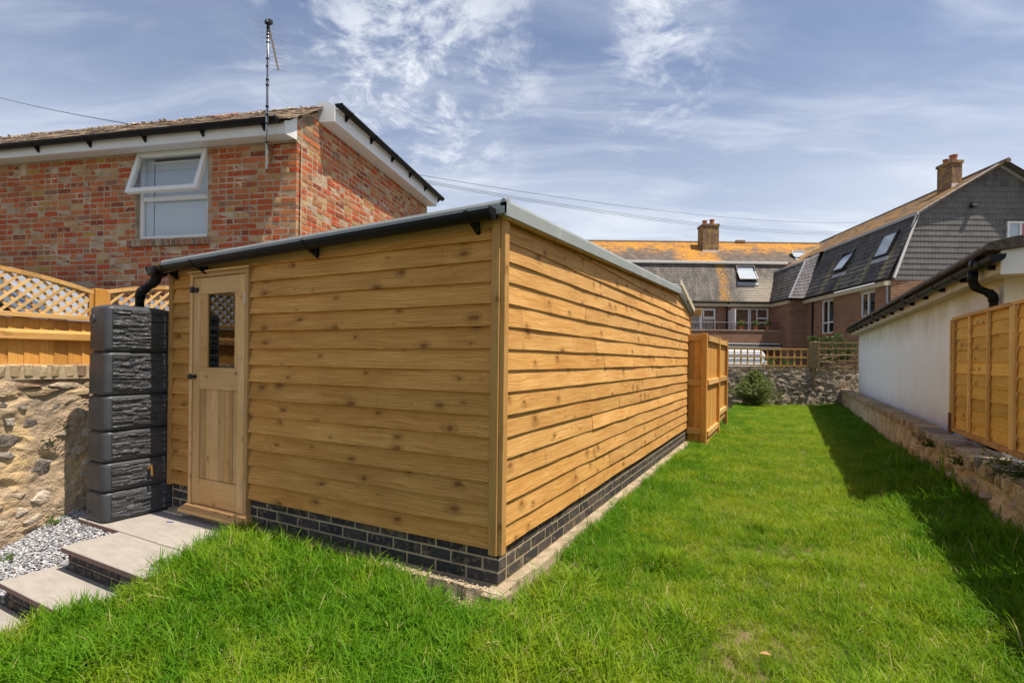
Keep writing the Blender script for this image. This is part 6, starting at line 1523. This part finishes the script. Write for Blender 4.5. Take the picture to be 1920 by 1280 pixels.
# van behind the wall
vb = cf(7.9, 21.0, 0); vn = thing('white_van', 'white van parked behind the low trellis at the end of the garden', 'van', vb, YAW)
prof = [(-2.9, .35), (1.98, .35), (2.05, .7), (2.03, 1.15), (1.93, 1.62), (1.80, 1.78), (-2.8, 1.82), (-2.9, 1.7)]
bd_ = obj('body', MB().prism(prof, -0.85, 0.85, 'y'), M_van, vn, (0, 0, .3)); mdv = bd_.modifiers.new('b', 'BEVEL'); mdv.width = .05; mdv.segments = 3; recalc(bd_)
for z in (1.42, 1.60): obj('side_rib', MB().cbox(-2.7, 1.75, -.872, -.852, z, z + .03, .004), M_greyp, vn, (0, -.86, z))
obj('rear_window', MB().prism([(2.035, 1.2), (1.945, 1.60), (1.955, 1.605), (2.045, 1.2)], -.65, .65, 'y'), M_dark, vn, (1.8, 0, 1.4))
for x in (-1.7, 1.6):
    for y in (-.82, .62): ww = obj('wheel', MB().tube([(x, y, .32), (x, y + .2, .32)], .32, 20), M_rubber, vn, (x, y, .32))
# ivy behind the right trellis
def leafball(mb, q, c_, r_, n, s_, flat=1.0):
    for _ in range(n):
        d = V3((q.gauss(0, 1), q.gauss(0, 1), q.gauss(0, 1))).normalized() * (q.random() ** .4); p = c_ + V3((d.x * r_[0], d.y * r_[1], d.z * r_[2]))
        a = V3((q.gauss(0, 1), q.gauss(0, 1), q.gauss(0, .7))).normalized(); b_ = a.orthogonal().normalized(); b_ = Matrix.Rotation(q.uniform(0, 6.28), 3, a) @ b_; z_ = a.cross(b_)
        w = s_ * q.uniform(.6, 1.2); mb.add([p - b_ * w, p - z_ * w * .55, p + b_ * w, p + z_ * w * .55], [(0, 1, 2, 3)])
q = random.Random(77); iv = thing('ivy_bush', 'dark leafy creeper tangled in the trellis at the right end of the back wall', 'bush', bwp(3.4, 1.1, -.25))
mb = MB(); 
for _ in range(26): leafball(mb, q, bwp(q.uniform(2.75, 4.0), q.uniform(1.2, 1.95), q.uniform(-.5, -.12)), (.16, .12, .16), 55, .045)
for _ in range(9): leafball(mb, q, bwp(q.uniform(2.8, 3.6), q.uniform(2.0, 2.22), q.uniform(-.6, -.2)), (.16, .12, .10), 45, .04)
for _ in range(10): leafball(mb, q, bwp(q.uniform(1.3, 2.5), q.uniform(1.1, 1.42), q.uniform(-.7, -.35)), (.2, .12, .14), 40, .045)
obj('foliage', mb, M_leafdk, iv, bwp(3.4, 1.5, -.3))
mb = MB()
for _ in range(7):
    p = bwp(q.uniform(2.7, 3.2), q.uniform(1.15, 1.5), .04); pts = [p]; d = V3((1, .34, q.uniform(.1, .9)))
    for k_ in range(6): p = p + d.normalized() * .16 + V3((0, 0, -.012 * k_)); pts.append(p); d += V3((q.uniform(-.2, .2), q.uniform(-.2, .2), q.uniform(-.5, .4)))
    mb.tube(pts, [.009 - .001 * k_ for k_ in range(7)], 5)
obj('stem', mb, M_debris, iv, bwp(3, 1.3, .04), smooth=True)
# spruce bush
q = random.Random(5); cb = bwp(0.72, -.06, .62); spz = thing('spruce_bush', 'bushy little spruce on the lawn in front of the back wall', 'bush', cb)
obj('trunk', MB().tube([cb, cb + V3((0, 0, .6)), cb + V3((.02, 0, 1.15))], [.03, .02, .006], 7), M_oldwood, spz, cb)
nd = MB(); tw_ = MB()
for i in range(620):
    h = q.random() ** 0.85; z = 0.06 + h * 1.02; a = q.uniform(0, 6.283); rmax = (0.60 if h < .42 else 0.60 * (1 - (h - .42) / .63)) * (0.8 if h < .1 else 1) * (1 + .28 * math.sin(a * 3 + 1) * math.sin(h * 9 + a)) + .02; L = rmax * q.uniform(.55, 1.12); b0 = cb + V3((0, 0, max(.04, z - L * .30))); tip = cb + V3((math.cos(a) * L, math.sin(a) * L, z + L * q.uniform(.05, .45)))
    n_ = max(5, int(L * 26)); tw_.tube([b0, b0.lerp(tip, .5) + V3((0, 0, .02)), tip], [.006, .004, .002], 4, cap=False)
    dr_ = (tip - b0).normalized()
    for k_ in range(n_ * 6):
        t = q.uniform(.25, 1.0); p = b0.lerp(tip, t) + V3((0, 0, .02 * math.sin(t * 3))); s_ = (V3((q.gauss(0, 1), q.gauss(0, 1), q.gauss(0, .8))).normalized() + dr_ * .8).normalized() * q.uniform(.022, .048); w = s_.orthogonal().normalized() * .0055
        nd.add([p - w, p + w, p + s_ + w * .4, p + s_ - w * .4], [(0, 1, 2, 3)])
obj('twigs', tw_, M_oldwood, spz, cb, kind='stuff'); obj('needles', nd, M_needle, spz, cb, kind='stuff')

# small plants on walls and gravel
def weed(name, base, r_, n, s_, m_, label, cat='plant', out_=V3((0, 0, .02))):
    t_ = thing(name, label, cat, base); mb = MB(); q = random.Random(int(base.x * 1000 + base.y * 77)); st_ = MB()
    for _ in range(n):
        d = V3((q.gauss(0, .5) * r_, q.gauss(0, .5) * r_, abs(q.gauss(0, .5)) * r_)) + out_ * q.random(); p = base + d; st_.tube([base, base.lerp(p, .6) + V3((0, 0, .004)), p], .0012, 3, cap=False)
        for _k in range(3):
            a = V3((q.gauss(0, 1), q.gauss(0, 1), q.gauss(0, .6))).normalized(); b_ = a.orthogonal().normalized(); z_ = a.cross(b_); w = s_ * q.uniform(.6, 1.2); pp = p + V3((q.uniform(-1, 1), q.uniform(-1, 1), q.uniform(-.5, 1))) * s_
            mb.add([pp - b_ * w, pp - z_ * w * .6, pp + b_ * w, pp + z_ * w * .6], [(0, 1, 2, 3)])
    obj('foliage', mb, m_, t_, base); obj('stems', st_, m_, t_, base, kind='stuff')
weed('weed', V3((-5.32, 2.03, grav_z(-5.32, 2.03))), .07, 16, .015, M_leaf, 'small green weed at the foot of the stone wall beside the water butt')
weed('weed', V3((-5.10, 1.70, grav_z(-5.1, 1.7))), .06, 14, .014, M_leaf, 'low green weed in the middle of the grey gravel')
weed('wall_plant', V3((LWX + .03, 2.02, .55)), .05, 16, .010, M_leafdk, 'lower tuft of dark green leaves on the face of the sunlit stone wall')
weed('wall_plant', V3((LWX + .03, 2.13, .68)), .04, 12, .010, M_leafdk, 'upper tuft of dark green leaves on the face of the sunlit stone wall')
weed('wall_plant', V3((RWX - .03, 7.55, .36)), .08, 50, .014, M_leafdk, 'farther dark fern tuft growing from the right boundary wall', out_=V3((-.06, 0, .02)))
weed('wall_plant', V3((RWX - .03, 6.45, .34)), .07, 40, .013, M_leafdk, 'nearer dark fern tuft growing from the right boundary wall', out_=V3((-.05, 0, .02)))
weed('stonecrop', V3((RWX + .06, 5.62, .50)), .10, 60, .012, M_leafy, 'yellow-green stonecrop trailing over the wall top at the right edge', out_=V3((-.10, 0, -.03)))
weed('stonecrop', V3((RWX + .04, 5.15, .50)), .11, 80, .013, M_leafdk, 'dark creeping plant on the wall top at the very right edge of the photo', out_=V3((-.10, 0, -.03)))
lp = V3((-0.10, 2.62, -0.01)); mb = MB().add([lp, lp + V3((.03, .012, .012)), lp + V3((.055, .0, .004)), lp + V3((.03, -.014, .010)), lp + V3((.028, 0, .002))], [(0, 4, 1), (1, 4, 2), (2, 4, 3), (3, 4, 0)])
o = obj('fallen_leaf', mb, M_leaf_d, None, lp); tag(o, 'single dry brown leaf lying on the grass near the bottom of the photo', 'leaf')

# ------------------------------------------------------------------ overhead wires
def wire(p, q_, sag, r_, label):
    p, q_ = V3(p), V3(q_); pts = [p.lerp(q_, i / 24) - V3((0, 0, sag * 4 * (i / 24) * (1 - i / 24))) for i in range(25)]
    o = obj('overhead_wire', MB().tube(pts, r_, 5), M_iron, None, p); tag(o, label, 'wire', 'overhead wires')
A0 = cf(-3.2, 14, 6.35); A1 = cf(20.5, 31, 9.72)
wire(A0, A1, .42, .006, 'uppermost single wire crossing the sky above the shed roof')
for k_, lab in enumerate(('top wire of the close bunch of three above the shed roof', 'middle wire of the close bunch of three above the shed roof', 'bottom wire of the close bunch of three above the shed roof')):
    wire(cf(-3.2, 14, 6.24 - .035 * k_), cf(19.9, 31, 9.16 - .085 * k_), .42, .005, lab)
wire(cf(-14.5, 14.0, 8.35), hw(-3.1, 0.62, 4.69), .05, .006, 'thin wire coming down to the brick house roof at the top left')
